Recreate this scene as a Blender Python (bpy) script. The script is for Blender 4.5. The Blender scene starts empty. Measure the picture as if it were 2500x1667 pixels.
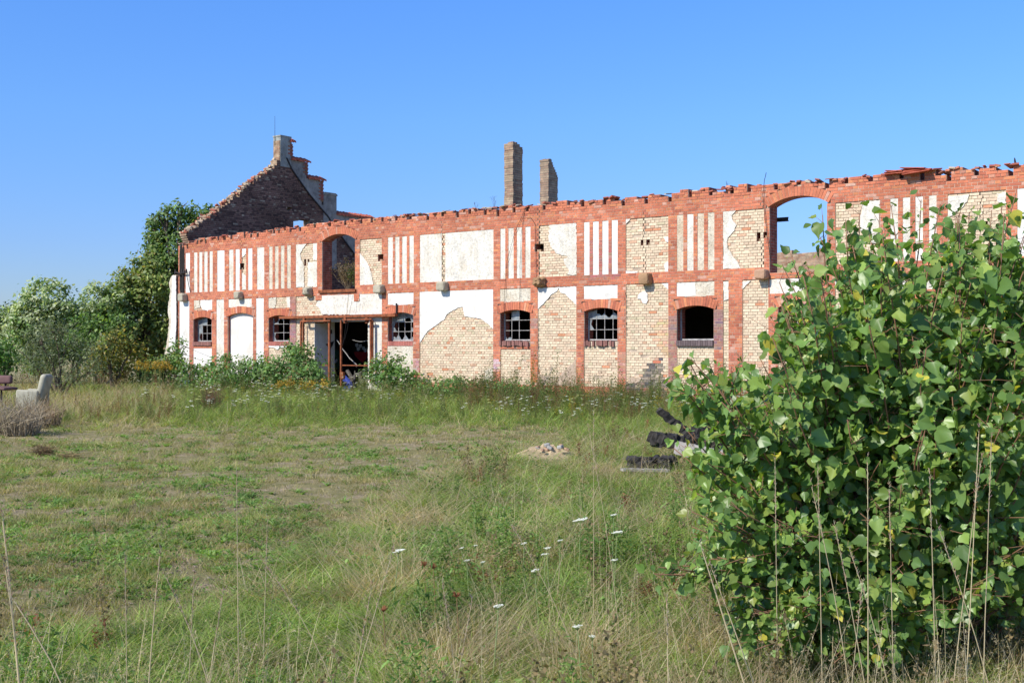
import bpy, math, random
import numpy as np
from mathutils import Vector, Matrix
from mathutils.geometry import tessellate_polygon
rnd = random.Random(7); R = np.random.default_rng(11)
rad = math.radians
scene = bpy.context.scene
COL = scene.collection
# ---------------------------------------------------------------- survey of the photograph
F, CX, HY, EYE = 2800.0, 1250.0, 842.0, 1.6
VPX, KP = 3696.0, 0.02147
PHI = math.atan(F / VPX)
NX, NY = math.sin(PHI), math.cos(PHI)          # into the building
EX, EY = NY, -NX                               # along the facade, to the right
_ppm = KP * (437 + VPX - CX)
C0 = ((437 - CX) / _ppm, F / _ppm)             # left front corner of the building
DD = NX * C0[0] + NY * C0[1]
def world(px, py, d):                          # point seen at a pixel, d metres ahead
    return Vector(((px - CX) / F * d, d, EYE - (py - HY) / F * d))
def fac(px, py, v=0.0):                        # pixel -> (u, z) on the plane v metres behind the facade
    r = (px - CX) / F
    Z = (DD + v) / (NX * r + NY)
    X = r * Z
    return ((X - C0[0]) * EX + (Z - C0[1]) * EY, EYE - (py - HY) / F * Z)
def gab(px, py, u=0.4):                        # pixel -> (v, z) on the plane at u along the facade
    r = (px - CX) / F
    ox, oy = C0[0] + u * EX, C0[1] + u * EY
    # o + v n = Z (r,1)
    Z = (ox * NY - oy * NX) / (r * NY - NX)
    v = (r * Z - ox) * NX + (Z - oy) * NY
    return (v, EYE - (py - HY) / F * Z)
ZM = {1: (380, 280, 4.523), 2: (380, 540, 3.7327), 3: (850, 480, 3.2673), 4: (1180, 330, 4.2385), 5: (1180, 640, 4.2385),
      6: (1640, 380, 4.3558), 7: (1560, 640, 2.9038), 9: (2000, 360, 3.92), 10: (700, 700, 5.6), 12: (340, 560, 3.918), 0: (0, 0, 1)}
def zp(k, X, Y): a, b, s = ZM[k]; return a + X / s, b + Y / s
def fz(k, X, Y, v=0.0): return fac(*zp(k, X, Y), v)
def gz(X, Y, u=0.4): return gab(*zp(1, X, Y), u)
def U(k, X): return fz(k, X, 0)[0]
# ---------------------------------------------------------------- node helpers
def newmat(name, rough=0.9, spec=0.3):
    m = bpy.data.materials.new(name); m.use_nodes = True
    nt = m.node_tree; b = nt.nodes['Principled BSDF']
    b.inputs['Roughness'].default_value = rough
    b.inputs['Specular IOR Level'].default_value = spec
    return m, nt, b
def N(nt, t, **kw):
    n = nt.nodes.new(t)
    for k, v in kw.items(): setattr(n, k, v)
    return n
def noise(nt, vec, scale, detail=4, rough=0.55, dist=0.0):
    n = N(nt, 'ShaderNodeTexNoise'); n.inputs['Scale'].default_value = scale
    n.inputs['Detail'].default_value = detail; n.inputs['Roughness'].default_value = rough
    n.inputs['Distortion'].default_value = dist
    if vec is not None: nt.links.new(vec, n.inputs['Vector'])
    return n.outputs['Fac']
def ramp(nt, fac_, stops):
    r = N(nt, 'ShaderNodeValToRGB'); cr = r.color_ramp
    while len(cr.elements) > 1: cr.elements.remove(cr.elements[-1])
    cr.elements[0].position = stops[0][0]; c = stops[0][1]; cr.elements[0].color = (*c, 1) if isinstance(c, tuple) else (c, c, c, 1)
    for p, c in stops[1:]:
        e = cr.elements.new(p); e.color = (*c, 1) if isinstance(c, tuple) else (c, c, c, 1)
    nt.links.new(fac_, r.inputs['Fac']); return r.outputs['Color']
def mix(nt, a, b, f, mode='MIX'):
    m = N(nt, 'ShaderNodeMix', data_type='RGBA', blend_type=mode)
    for s, v in ((0, f), (6, a), (7, b)):
        if hasattr(v, 'is_output'): nt.links.new(v, m.inputs[s])
        elif isinstance(v, tuple): m.inputs[s].default_value = (*v, 1)
        else: m.inputs[s].default_value = v
    return m.outputs[2]
def bump(nt, b, h, strength, dist):
    n = N(nt, 'ShaderNodeBump'); n.inputs['Strength'].default_value = strength; n.inputs['Distance'].default_value = dist
    nt.links.new(h, n.inputs['Height']); nt.links.new(n.outputs['Normal'], b.inputs['Normal'])
def objco(nt): return N(nt, 'ShaderNodeTexCoord').outputs['Object']
def geopos(nt): return N(nt, 'ShaderNodeNewGeometry').outputs['Position']
def attr(nt, name='tint'): a = N(nt, 'ShaderNodeAttribute'); a.attribute_name = name; return a.outputs['Color']
def gray(nt, lo, hi, scale, vec=None, detail=4):
    return ramp(nt, noise(nt, vec if vec is not None else objco(nt), scale, detail), [(0.3, lo), (0.7, hi)])
def mat_tint(name, rough=0.9, nscale=9.0, lo=0.75, hi=1.15, bs=60, bd=0.004, spec=0.25):
    m, nt, b = newmat(name, rough, spec); co = objco(nt)
    c = mix(nt, attr(nt), gray(nt, lo, hi, nscale, co), 1.0, 'MULTIPLY')
    nt.links.new(c, b.inputs['Base Color']); bump(nt, b, noise(nt, co, bs, 5), 0.7, bd); return m
def mat_flat(name, col, rough=0.8, lo=0.75, hi=1.15, ns=6.0, bs=40, bd=0.003, spec=0.3, metal=0.0):
    m, nt, b = newmat(name, rough, spec); co = objco(nt)
    c = mix(nt, col, gray(nt, lo, hi, ns, co), 1.0, 'MULTIPLY')
    nt.links.new(c, b.inputs['Base Color']); bump(nt, b, noise(nt, co, bs, 5), 0.6, bd)
    b.inputs['Metallic'].default_value = metal; return m
def mat_plaster(name, col, stain, amt=0.5, bs=22, bd=0.02, PIT_SHADE=.7):
    m, nt, b = newmat(name, 0.95, 0.15); co = objco(nt)
    f = ramp(nt, noise(nt, co, 1.3, 6, 0.65, 0.4), [(0.5 - 0.12 * amt, 0.0), (0.62, amt)])
    c = mix(nt, col, stain, f)
    f2 = ramp(nt, noise(nt, co, bs * .55, 5, .75), [(0.36, PIT_SHADE), (0.52, 1.0)])  # dark specks paint the shade of roughcast pits into the colour
    c = mix(nt, c, f2, 1.0, 'MULTIPLY')
    mp = N(nt, 'ShaderNodeMapping'); mp.inputs['Scale'].default_value = (3.0, 3.0, .8); nt.links.new(co, mp.inputs['Vector'])
    st_ = ramp(nt, noise(nt, mp.outputs[0], 1.0, 6, .7), [(.36, (.80, .74, .64)), (.52, (1.0, 1.0, 1.0))]); c = mix(nt, c, st_, .45, 'MULTIPLY')
    c = mix(nt, c, gray(nt, 0.86, 1.06, 2.2, co), 1.0, 'MULTIPLY')
    nt.links.new(c, b.inputs['Base Color']); bump(nt, b, noise(nt, co, bs, 5, 0.6), 1.0, bd); return m
def mat_leaf(name, rough=0.5, spec=0.35, trans=0.3, world_var=True, lo=0.7, hi=1.25, vs=1.2):
    m, nt, b = newmat(name, rough, spec); out = nt.nodes['Material Output']
    c = attr(nt)
    if world_var: c = mix(nt, c, gray(nt, lo, hi, vs, geopos(nt), 3), 1.0, 'MULTIPLY')
    nt.links.new(c, b.inputs['Base Color'])
    t = N(nt, 'ShaderNodeBsdfTranslucent'); c2 = mix(nt, c, (1.5, 1.55, 0.55), 1.0, 'MULTIPLY'); nt.links.new(c2, t.inputs['Color'])
    mx = N(nt, 'ShaderNodeMixShader'); mx.inputs[0].default_value = trans
    nt.links.new(b.outputs[0], mx.inputs[1]); nt.links.new(t.outputs[0], mx.inputs[2]); nt.links.new(mx.outputs[0], out.inputs['Surface'])
    return m
# ---------------------------------------------------------------- materials
M = {}
M['brick'] = mat_tint('brick', 0.92, 14, 0.8, 1.12, 70, 0.004)
M['mortar_red'] = mat_flat('mortar_pale', (0.58, 0.42, 0.31), 0.95, 0.6, 1.15, 2)
M['mortar'] = mat_flat('mortar_grey', (0.55, 0.44, 0.33), 0.95, 0.6, 1.15, 2.5, 50, 0.006)
def brick_tex(name, c1, c2, cm, scale=1.0, blot=None, rotate=True, amt=.8):
    m, nt, b = newmat(name, 0.95, 0.2); co = objco(nt)
    mp = N(nt, 'ShaderNodeMapping'); nt.links.new(co, mp.inputs['Vector'])
    sx = N(nt, 'ShaderNodeSeparateXYZ'); nt.links.new(co, sx.inputs[0])
    ad = N(nt, 'ShaderNodeMath'); nt.links.new(sx.outputs[0], ad.inputs[0]); nt.links.new(sx.outputs[1], ad.inputs[1])
    cb = N(nt, 'ShaderNodeCombineXYZ'); nt.links.new(ad.outputs[0], cb.inputs[0]); nt.links.new(sx.outputs[2], cb.inputs[1])
    t = N(nt, 'ShaderNodeTexBrick'); nt.links.new(cb.outputs[0], t.inputs['Vector'])
    t.inputs['Scale'].default_value = scale; t.inputs['Brick Width'].default_value = 0.26; t.inputs['Row Height'].default_value = 0.0775
    t.inputs['Mortar Size'].default_value = 0.007; t.inputs['Mortar Smooth'].default_value = 0.2; t.inputs['Bias'].default_value = -0.1
    t.inputs['Color1'].default_value = (*c1, 1); t.inputs['Color2'].default_value = (*c2, 1); t.inputs['Mortar'].default_value = (*cm, 1)
    c = mix(nt, t.outputs['Color'], gray(nt, 0.55, 1.25, 5.0, co), 1.0, 'MULTIPLY')
    if blot: c = mix(nt, c, blot, ramp(nt, noise(nt, co, 0.55, 5, 0.6), [(0.42, 0.0), (0.62, amt)]))
    nt.links.new(c, b.inputs['Base Color']); bump(nt, b, t.outputs['Fac'], -0.6, 0.01); return m
M['reveal'] = brick_tex('reveal_brick', (0.40, 0.11, 0.07), (0.28, 0.08, 0.055), (0.33, 0.24, 0.19))
M['gable'] = brick_tex('sooty_brick', (0.24, 0.14, 0.105), (0.105, 0.06, 0.05), (0.065, 0.05, 0.042), blot=(0.06, 0.035, 0.028))
M['oldbrick'] = brick_tex('old_buff_brick', (0.42, 0.31, 0.2), (0.30, 0.16, 0.1), (0.27, 0.23, 0.18))
M['stack'] = brick_tex('chimney_brick', (0.46, 0.34, 0.22), (0.32, 0.18, 0.12), (0.26, 0.22, 0.17), blot=(0.24, 0.20, 0.15), amt=.5)
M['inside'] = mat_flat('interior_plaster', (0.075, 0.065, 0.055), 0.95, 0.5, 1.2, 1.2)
M['dark'] = mat_flat('shade_and_slot_black', (0.018, 0.015, 0.013), 0.95)  # black for painted-in shade of pockets and cracks, and the slot sheet
M['white'] = mat_plaster('white_limewash', (0.76, 0.755, 0.73), (0.62, 0.55, 0.45), 0.35, 12, 0.008, .88)
M['rough'] = mat_plaster('roughcast_cream', (0.70, 0.64, 0.52), (0.52, 0.41, 0.28), 0.5, 26, 0.02, .62)
M['cream'] = mat_plaster('roughcast_white', (0.74, 0.71, 0.635), (0.68, 0.60, 0.47), 0.5, 24, 0.016, .72)
M['beige'] = mat_plaster('roughcast_beige', (0.60, 0.48, 0.34), (0.72, 0.66, 0.55), 0.8, 26, 0.02, .65)
M['door'] = mat_plaster('smooth_infill', (0.76, 0.735, 0.685), (0.70, 0.665, 0.59), 0.5, 5, 0.002, .97)
M['tanrender'] = mat_plaster('tan_render', (0.52, 0.40, 0.30), (0.45, 0.34, 0.26), 0.6, 12, 0.01)
M['greyrender'] = mat_plaster('grey_render', (0.30, 0.29, 0.265), (0.19, 0.18, 0.17), 0.8, 8, 0.01)
M['chimrender'] = mat_plaster('weathered_chimney_render', (0.34, 0.36, 0.34), (0.22, 0.22, 0.20), 0.8, 10, 0.012)
M['stone'] = mat_flat('corbel_stone', (0.40, 0.36, 0.27), 0.9, 0.8, 1.15, 3, 30, 0.004)
M['sandstone'] = mat_flat('brown_sandstone', (0.36, 0.22, 0.12), 0.9, 0.7, 1.2, 4, 25, 0.006)
M['palestone'] = mat_flat('tan_sandstone', (0.46, 0.28, 0.18), 0.9, 0.85, 1.1, 4, 25, 0.004)
M['rust'] = mat_flat('rust', (0.27, 0.085, 0.035), 0.85, 0.5, 1.3, 8, 60, 0.002, 0.3)
M['iron'] = mat_flat('black_iron', (0.03, 0.025, 0.025), 0.7)
M['bar'] = mat_flat('flaking_white_paint', (0.48, 0.46, 0.43), 0.8, 0.5, 1.1, 14)
M['tile'] = mat_flat('clay_tile', (0.46, 0.12, 0.07), 0.85, 0.6, 1.2, 7, 30, 0.004)
M['concrete'] = mat_flat('concrete', (0.38, 0.37, 0.34), 0.9, 0.7, 1.1, 3)
M['char'] = mat_flat('charred_wood', (0.026, 0.023, 0.020), 0.8, 0.2, 2.2, 14, 30, 0.03, 0.4)
M['board'] = mat_flat('weathered_board', (0.36, 0.33, 0.30), 0.9, 0.6, 1.1, 5, 40, 0.004)
M['bark'] = mat_flat('bark', (0.16, 0.12, 0.085), 0.9, 0.5, 1.2, 10, 30, 0.008)
M['twig'] = mat_flat('bush_twig', (0.24, 0.13, 0.075), 0.7, 0.6, 1.2, 8)
M['stain'] = mat_flat('wall_soot', (0.05, 0.048, 0.05), 0.95, 0.4, 1.8, 5)
def mat_glass():
    m, nt, b = newmat('dirty_glass', 0.15, 0.5)
    co = objco(nt); c = gray(nt, 0.12, 0.36, 5, co); c = mix(nt, c, (0.85, 0.95, 1.0), 1.0, 'MULTIPLY'); nt.links.new(c, b.inputs['Base Color'])
    bump(nt, b, noise(nt, co, 3), 0.3, 0.02); return m
M['glass'] = mat_glass()
M['fabric_green'] = mat_flat('faded_grey_green_upholstery', (0.40, 0.38, 0.29), 0.95, 0.75, 1.1, 7, 90, 0.003)
M['fabric_mauve'] = mat_flat('mauve_upholstery', (0.15, 0.085, 0.08), 0.9, 0.8, 1.15, 6)
M['leaf'] = mat_leaf('foliage', 0.5, 0.35, 0.40)
M['bushleaf'] = mat_leaf('glossy_poplar_leaf', 0.38, 0.5, 0.42, False)
M['grass'] = mat_leaf('grass_blade', 0.6, 0.25, 0.40, True, 0.62, 1.2, 1.3)
M['stonebits'] = mat_tint('gravel_stone', .9, 20)
M['straw'] = mat_leaf('dry_stalk', 0.7, 0.2, 0.2, False)
M['sand'] = mat_flat('sandy_rubble', (0.46, 0.35, 0.22), 0.95, 0.6, 1.15, 6, 20, 0.02)
# ---------------------------------------------------------------- mesh helpers
class MB:
    """collects faces with a material and a colour each"""
    def __init__(s): s.v = []; s.f = []; s.c = []; s.m = []; s.mats = []
    def mi(s, m):
        if m not in s.mats: s.mats.append(m)
        return s.mats.index(m)
    def add(s, verts, faces, mat, col=(1, 1, 1)):
        o = len(s.v); s.v.extend(verts); i = s.mi(mat)
        for f in faces: s.f.append(tuple(o + k for k in f)); s.c.append(col); s.m.append(i)
    def box(s, x0, x1, y0, y1, z0, z1, mat, col=(1, 1, 1), mats=None, skip=()):
        v = [(x0, y0, z0), (x1, y0, z0), (x1, y1, z0), (x0, y1, z0), (x0, y0, z1), (x1, y0, z1), (x1, y1, z1), (x0, y1, z1)]
        fs = {'f': (0, 1, 5, 4), 'r': (1, 2, 6, 5), 'b': (2, 3, 7, 6), 'l': (3, 0, 4, 7), 't': (4, 5, 6, 7), 'd': (3, 2, 1, 0)}
        for k, f in fs.items():
            if k in skip: continue
            s.add([v[q] for q in f], [(0, 1, 2, 3)], (mats or {}).get(k, mat), col)
    def poly(s, pts, y0, y1, mat, col=(1, 1, 1), side=None, mapf=None):
        """solid between two parallel planes; pts in (a, z)"""
        mapf = mapf or (lambda a, y, z: (a, y, z))
        tri = tessellate_polygon([[Vector((a, z, 0)) for a, z in pts]])
        n = len(pts)
        area = sum(pts[i][0] * pts[(i + 1) % n][1] - pts[(i + 1) % n][0] * pts[i][1] for i in range(n))
        s.add([mapf(a, y0, z) for a, z in pts], [tuple(t) for t in tri], mat, col)
        s.add([mapf(a, y1, z) for a, z in pts], [tuple(reversed(t)) for t in tri], side or mat, col)
        vv = [mapf(a, y0, z) for a, z in pts] + [mapf(a, y1, z) for a, z in pts]
        s.add(vv, [(i, (i + 1) % n, n + (i + 1) % n, n + i) if area < 0 else (n + i, n + (i + 1) % n, (i + 1) % n, i) for i in range(n)], side or mat, col)
    def tube(s, pts, r0, r1, mat, col=(1, 1, 1), seg=6):
        pts = [Vector(p) for p in pts]; n = len(pts); ring = []
        for i, p in enumerate(pts):
            d = (pts[min(i + 1, n - 1)] - pts[max(i - 1, 0)]).normalized()
            a = d.orthogonal().normalized() if i == 0 else (a - d * a.dot(d)).normalized()
            b = d.cross(a); r = r0 + (r1 - r0) * i / max(1, n - 1)
            ring.append([tuple(p + a * (math.cos(t) * r) + b * (math.sin(t) * r)) for t in [2 * math.pi * k / seg for k in range(seg)]])
        v = [q for rr in ring for q in rr]; f = []
        for i in range(n - 1):
            for k in range(seg): f.append((i * seg + k, i * seg + (k + 1) % seg, (i + 1) * seg + (k + 1) % seg, (i + 1) * seg + k))
        f.append(tuple(range(seg - 1, -1, -1))); f.append(tuple((n - 1) * seg + k for k in range(seg)))
        s.add(v, f, mat, col)
    def build(s, name, parent=None, loc=None, smooth=False):
        me = bpy.data.meshes.new(name)
        me.from_pydata([tuple(p) for p in s.v], [], s.f)
        for m in s.mats: me.materials.append(M[m])
        me.polygons.foreach_set('material_index', s.m)
        a = me.attributes.new('tint', 'FLOAT_COLOR', 'FACE')
        a.data.foreach_set('color', np.array([(*c, 1.0) for c in s.c], dtype=np.float32).ravel())
        if smooth: me.polygons.foreach_set('use_smooth', [True] * len(me.polygons))
        me.update()
        o = bpy.data.objects.new(name, me); COL.objects.link(o)
        if parent is not None: o.parent = parent
        if loc is not None: o.location = loc
        return o
def fast_mesh(name, verts, faces, cols, mat, parent=None, smooth=False, loc=None, link=True):
    """verts (n,3), faces (m,k) all the same size, cols (m,3)"""
    verts = np.asarray(verts, np.float32); faces = np.asarray(faces, np.int32); m, k = faces.shape
    me = bpy.data.meshes.new(name)
    me.vertices.add(len(verts)); me.vertices.foreach_set('co', verts.ravel())
    me.loops.add(m * k); me.loops.foreach_set('vertex_index', faces.ravel())
    me.polygons.add(m); me.polygons.foreach_set('loop_start', np.arange(0, m * k, k, dtype=np.int32))
    me.update(calc_edges=True); me.validate()
    if smooth: me.polygons.foreach_set('use_smooth', np.ones(m, bool))
    a = me.attributes.new('tint', 'FLOAT_COLOR', 'FACE')
    a.data.foreach_set('color', np.concatenate([cols, np.ones((m, 1))], 1).astype(np.float32).ravel())
    me.materials.append(M[mat])
    o = bpy.data.objects.new(name, me)
    if link: COL.objects.link(o)
    if parent is not None: o.parent = parent
    if loc is not None: o.location = loc
    return o
def tag(o, label=None, cat=None, group=None, kind=None):
    for k, v in (('label', label), ('category', cat), ('group', group), ('kind', kind)):
        if v: o[k] = v
    return o
def empty(name, loc=(0, 0, 0), rz=0.0):
    o = bpy.data.objects.new(name, None); COL.objects.link(o); o.location = loc; o.rotation_euler = (0, 0, rz); return o
def tear(pts, amp, step=0.07, seed=0):
    q = random.Random(seed); out = []
    n = len(pts)
    for i in range(n):
        a, b = pts[i], pts[(i + 1) % n]; L = math.hypot(b[0] - a[0], b[1] - a[1]); k = max(1, int(L / step))
        nx, nz = (b[1] - a[1]) / max(L, 1e-6), -(b[0] - a[0]) / max(L, 1e-6)
        for j in range(k):
            t = j / k; w = q.uniform(-amp, amp) if j else 0
            out.append((a[0] + (b[0] - a[0]) * t + nx * w, a[1] + (b[1] - a[1]) * t + nz * w))
    return out
def scan(poly, z):
    xs = []; n = len(poly)
    for i in range(n):
        (a0, z0), (a1, z1) = poly[i], poly[(i + 1) % n]
        if (z0 <= z < z1) or (z1 <= z < z0): xs.append(a0 + (a1 - a0) * (z - z0) / (z1 - z0))
    xs.sort(); return list(zip(xs[::2], xs[1::2]))
def rect(a0, a1, z0, z1): return [(a0, z0), (a1, z0), (a1, z1), (a0, z1)]
def arched(a0, a1, z0, spring, crown, n=12):
    c = (a0 + a1) / 2; w = (a1 - a0) / 2; h = crown - spring; r = (w * w + h * h) / (2 * h); cz = crown - r
    t = math.asin(w / r)
    return [(a0, z0), (a1, z0)] + [(c + r * math.sin(t - 2 * t * i / n), cz + r * math.cos(t - 2 * t * i / n)) for i in range(n + 1)]
H = 0.0775
def runs(regions, z):
    """regions: (poly, code), later ones win -> list of (a0, a1, code)"""
    seg = [(-1e9, 1e9, 0)]
    for poly, code in regions:
        for (p, q) in scan(poly, z):
            out = []
            for (a, b, c) in seg:
                if b <= p or a >= q: out.append((a, b, c)); continue
                if a < p: out.append((a, p, c))
                out.append((max(a, p), min(b, q), code))
                if b > q: out.append((q, b, c))
            seg = out
    res = []
    for a, b, c in sorted(seg):
        if b - a < 0.004: continue
        if res and res[-1][2] == c and abs(res[-1][1] - a) < 0.005: res[-1] = (res[-1][0], b, c)
        else: res.append((a, b, c))
    return res
# ---------------------------------------------------------------- the ruined building
LEN = 41.0; DEP = 10.8
B = empty('ruined_factory', (C0[0], C0[1], 0), -PHI)
tag(B, 'long roofless red brick factory ruin with white plaster panels and stepped gable', 'building')
ZT, ZPT, ZPB, ZBB = 5.78, 5.23, 3.65, 3.31
regs = []
q = random.Random(3)
# ragged outline of the wall top
top = []; a = 0.0; i = 0
prof = [(0, 5.68), (3, 5.72), (8, 5.86), (14, 5.88), (19, 5.82), (26, 5.80), (33, 5.74), (42, 5.72)]
def topz(a):
    for (x0, z0), (x1, z1) in zip(prof, prof[1:]):
        if x0 <= a <= x1: return z0 + (z1 - z0) * (a - x0) / (x1 - x0)
    return 5.74
while a < LEN:
    w = min(q.choice([0.13, 0.26, 0.26, 0.39]), LEN - a)
    z = topz(a) + q.choice([-H, 0, 0, 0, 0, H * 0.6]) + (-2 * H if a < .8 else 0)
    top += [(a, z), (a + w - 0.001, z)]; a += w
    if i % 2 == 1 and a < LEN - .3:
        top += [(a, z - 2.1 * H), (a + 0.11, z - 2.1 * H - .001)]; a += 0.11
    i += 1
outline = [(LEN, 0.0), (0.0, 0.0)] + top
regs.append((outline, 1))
SP_, CR_, WB_ = 2.58, 2.68, 1.73
wins = []     # (u0,u1)
for k, x0, x1 in ((2, 350, 517), (2, 1035, 1228), (10, 1390, 1738), (5, 180, 490), (5, 1050, 1393), (7, 272, 533), (0, 1901, 1987), (0, 2182, 2278), (0, 2510, 2600)):
    wins.append((U(k, x0), U(k, x1)))
PL = []       # plaster patches: (points, material, torn amplitude)
def panel(k, X0, X1, z0, z1, code, mat=None):
    u0, u1 = U(k, X0), U(k, X1)
    regs.append((rect(u0, u1, z0, z1), code))
    if mat: PL.append((rect(u0 - .008, u1 + .008, z0 - .008, z1 + .008), mat, 0.006))
# upper storey
for k, a, b, m in [(12, 450, 490, 'white'), (2, 355, 385, 'cream'), (2, 402, 430, 'cream'), (2, 448, 478, 'cream'), (2, 497, 525, 'cream'), (2, 567, 632, 'white'),
                   (2, 675, 714, 'cream'), (2, 734, 770, 'white'), (2, 848, 886, 'white'), (2, 930, 994, 'cream'),
                   (2, 1040, 1070, 'rough'), (2, 1093, 1124, 'rough'), (2, 1147, 1178, 'rough'), (2, 1204, 1236, 'rough'),
                   (3, 322, 360, 'cream'), (3, 380, 413, 'cream'), (3, 435, 472, 'cream'), (3, 493, 527, 'cream'),
                   (3, 577, 748, 'cream'), (3, 780, 1163, 'cream'),
                   (3, 1219, 1257, 'cream'), (3, 1283, 1324, 'cream'), (3, 1350, 1391, 'cream'), (3, 1418, 1458, 'cream'),
                   (4, 1048, 1103, 'white'), (4, 1140, 1199, 'white'), (4, 1236, 1299, 'white'), (4, 1335, 1395, 'white'),
                   (6, 62, 127, 'beige'), (6, 170, 235, 'cream'), (6, 280, 347, 'beige'), (6, 390, 457, 'rough'),
                   (9, 685, 757, 'cream'), (9, 805, 873, 'cream'), (9, 925, 995, 'cream'), (9, 1055, 1125, 'cream'),
                   (9, 1900, 1990, 'white'), (0, 2535, 2570, 'cream'), (0, 2590, 2625, 'cream'), (0, 2650, 2690, 'cream')]:
    panel(k, a, b, ZPB, ZPT, 3, m)
panel(2, 793, 828, ZPB, ZPT, 2)
panel(2, 1284, 1476, ZPB, ZPT, 2)
panel(3, 98, 272, ZPB, ZPT, 2)
panel(3, 748, 780, ZPB, ZPT, 2)
panel(4, 580, 970, ZPB, ZPT, 2)
panel(4, 1480, 1918, ZPB, ZPT, 2)
panel(6, 550, 985, ZPB, ZPT, 2)
panel(6, 1745, 2220, ZPB, ZPT, 2)
panel(9, 1235, 1790, ZPB, ZPT, 2)
def patch(k, pts, mat, amp=0.02): PL.append(([fz(k, x, y) for x, y in pts], mat, amp))
patch(2, [(793, 240), (828, 240), (828, 300), (793, 330)], 'white'); patch(2, [(793, 470), (828, 500), (828, 625), (793, 625)], 'cream')
patch(2, [(1284, 195), (1370, 188), (1378, 205), (1345, 250), (1320, 300), (1330, 350), (1345, 375), (1355, 420), (1358, 600), (1284, 603)], 'cream')
patch(2, [(1440, 186), (1476, 182), (1476, 360), (1440, 355)], 'cream'); patch(2, [(1392, 375), (1476, 372), (1476, 595), (1390, 602)], 'cream')
patch(3, [(96, 450), (130, 490), (165, 545), (185, 600), (205, 690), (200, 705), (96, 706)], 'cream')
patch(4, [(700, 905), (970, 885), (970, 1440), (870, 1445), (890, 1400), (830, 1290), (880, 1255), (780, 1230), (720, 1180), (675, 1060), (690, 950)], 'cream', 0.03)
patch(4, [(1480, 855), (1540, 848), (1500, 900), (1480, 920)], 'cream'); patch(4, [(1870, 1060), (1918, 1050), (1918, 1110), (1890, 1100)], 'white')
patch(4, [(1880, 1330), (1918, 1310), (1918, 1415), (1885, 1415)], 'white'); patch(4, [(1478, 1405), (1600, 1412), (1600, 1425), (1478, 1430)], 'white', .01)
patch(6, [(550, 585), (680, 572), (685, 590), (640, 640), (650, 680), (693, 740), (670, 800), (600, 880), (590, 930), (610, 1000), (640, 1040), (690, 1110), (735, 1200), (550, 1207)], 'cream', .02)
patch(9, [(400, 520), (585, 503), (590, 920), (480, 925), (440, 820), (380, 780), (410, 600)], 'cream', .02)
patch(9, [(1235, 470), (1440, 450), (1420, 520), (1340, 600), (1235, 680)], 'cream', .02)
patch(9, [(1700, 440), (1790, 430), (1790, 560), (1710, 520)], 'cream', .02)
# lower storey
panel(12, 390, 484, 0, ZBB, 3, 'white')
panel(2, 355, 520, CR_ + .25, ZBB, 2); panel(2, 350, 517, 0, WB_ - .23, 3, 'white')
patch(2, [(415, 720), (522, 716), (522, 825), (480, 822), (430, 800), (412, 760)], 'white', .02)
patch(2, [(355, 722), (400, 720), (410, 790), (357, 800)], 'rough', .02)
panel(2, 560, 628, 0, ZBB, 3, 'cream')
panel(2, 670, 880, CR_ + .33, ZBB, 3, 'cream')
panel(2, 922, 990, 0, ZBB, 3, 'white')
panel(2, 1035, 1230, CR_ + .25, ZBB, 2); patch(2, [(1035, 700), (1105, 694), (1095, 790), (1035, 805)], 'rough', .02)
patch(2, [(1195, 692), (1230, 690), (1230, 800), (1205, 790)], 'cream', .02)
panel(2, 1035, 1235, 0, WB_ - .2, 2); patch(2, [(1035, 1135), (1220, 1132), (1215, 1145), (1150, 1150), (1110, 1170), (1080, 1150), (1035, 1148)], 'white', .01)
panel(2, 1283, 1500, 0, ZBB, 2)
panel(10, 410, 1308, 0, ZBB, 3)
panel(10, 380, 500, 0, 3.05, 2)
patch(10, [(490, 105), (926, 98), (926, 205), (1004, 203), (1004, 96), (1310, 92), (1310, 392), (1000, 385), (480, 378), (455, 300), (405, 260), (430, 200), (480, 190)], 'cream', .02)
patch(10, [(1118, 425), (1310, 418), (1310, 1420), (1118, 1420)], 'cream', .01)
regs.append((rect(U(10, 926), U(10, 1000), fz(10, 960, 200)[1], ZBB + .1), 1)); regs.append((rect(U(10, 400), U(10, 488), fz(10, 440, 185)[1], ZBB + .1), 1))
panel(10, 1390, 1740, CR_ + .25, ZBB, 3, 'white'); panel(10, 1385, 1735, 0, WB_ - .16, 3, 'rough')
panel(3, 575, 1160, 0, ZBB, 2)
patch(3, [(572, 758), (1163, 738), (1163, 1062), (1120, 1015), (1060, 975), (1000, 965), (930, 950), (918, 880), (880, 885), (830, 915), (790, 940), (775, 975), (700, 1030), (635, 1075), (610, 1110), (575, 1170)], 'white', .012)
patch(3, [(1100, 1380), (1160, 1360), (1160, 1470), (1110, 1470), (1090, 1430)], 'rough', .03)
panel(3, 1217, 1458, CR_ + .25, ZBB, 3, 'rough'); panel(3, 1220, 1458, 0, WB_ - .22, 2)
panel(5, 570, 967, 0, ZBB, 2)
patch(5, [(566, 270), (967, 252), (967, 442), (900, 380), (860, 335), (800, 310), (788, 262), (770, 295), (700, 342), (640, 412), (605, 450), (566, 492)], 'white', .012)
patch(5, [(570, 1160), (700, 1180), (790, 1180), (850, 1120), (967, 1000), (967, 1290), (570, 1290)], 'tanrender', .02)
panel(5, 1047, 1393, CR_ + .25, ZBB, 3, 'white'); panel(5, 1047, 1393, 0, WB_ - .2, 2)
panel(5, 1480, 1918, 0, ZBB, 2)
patch(5, [(1850, 222), (1920, 218), (1920, 285), (1895, 265)], 'white', .01)
patch(5, [(1640, 310), (1680, 298), (1705, 330), (1708, 395), (1690, 430), (1650, 420), (1635, 380), (1600, 380), (1605, 340)], 'white', .015)
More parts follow.
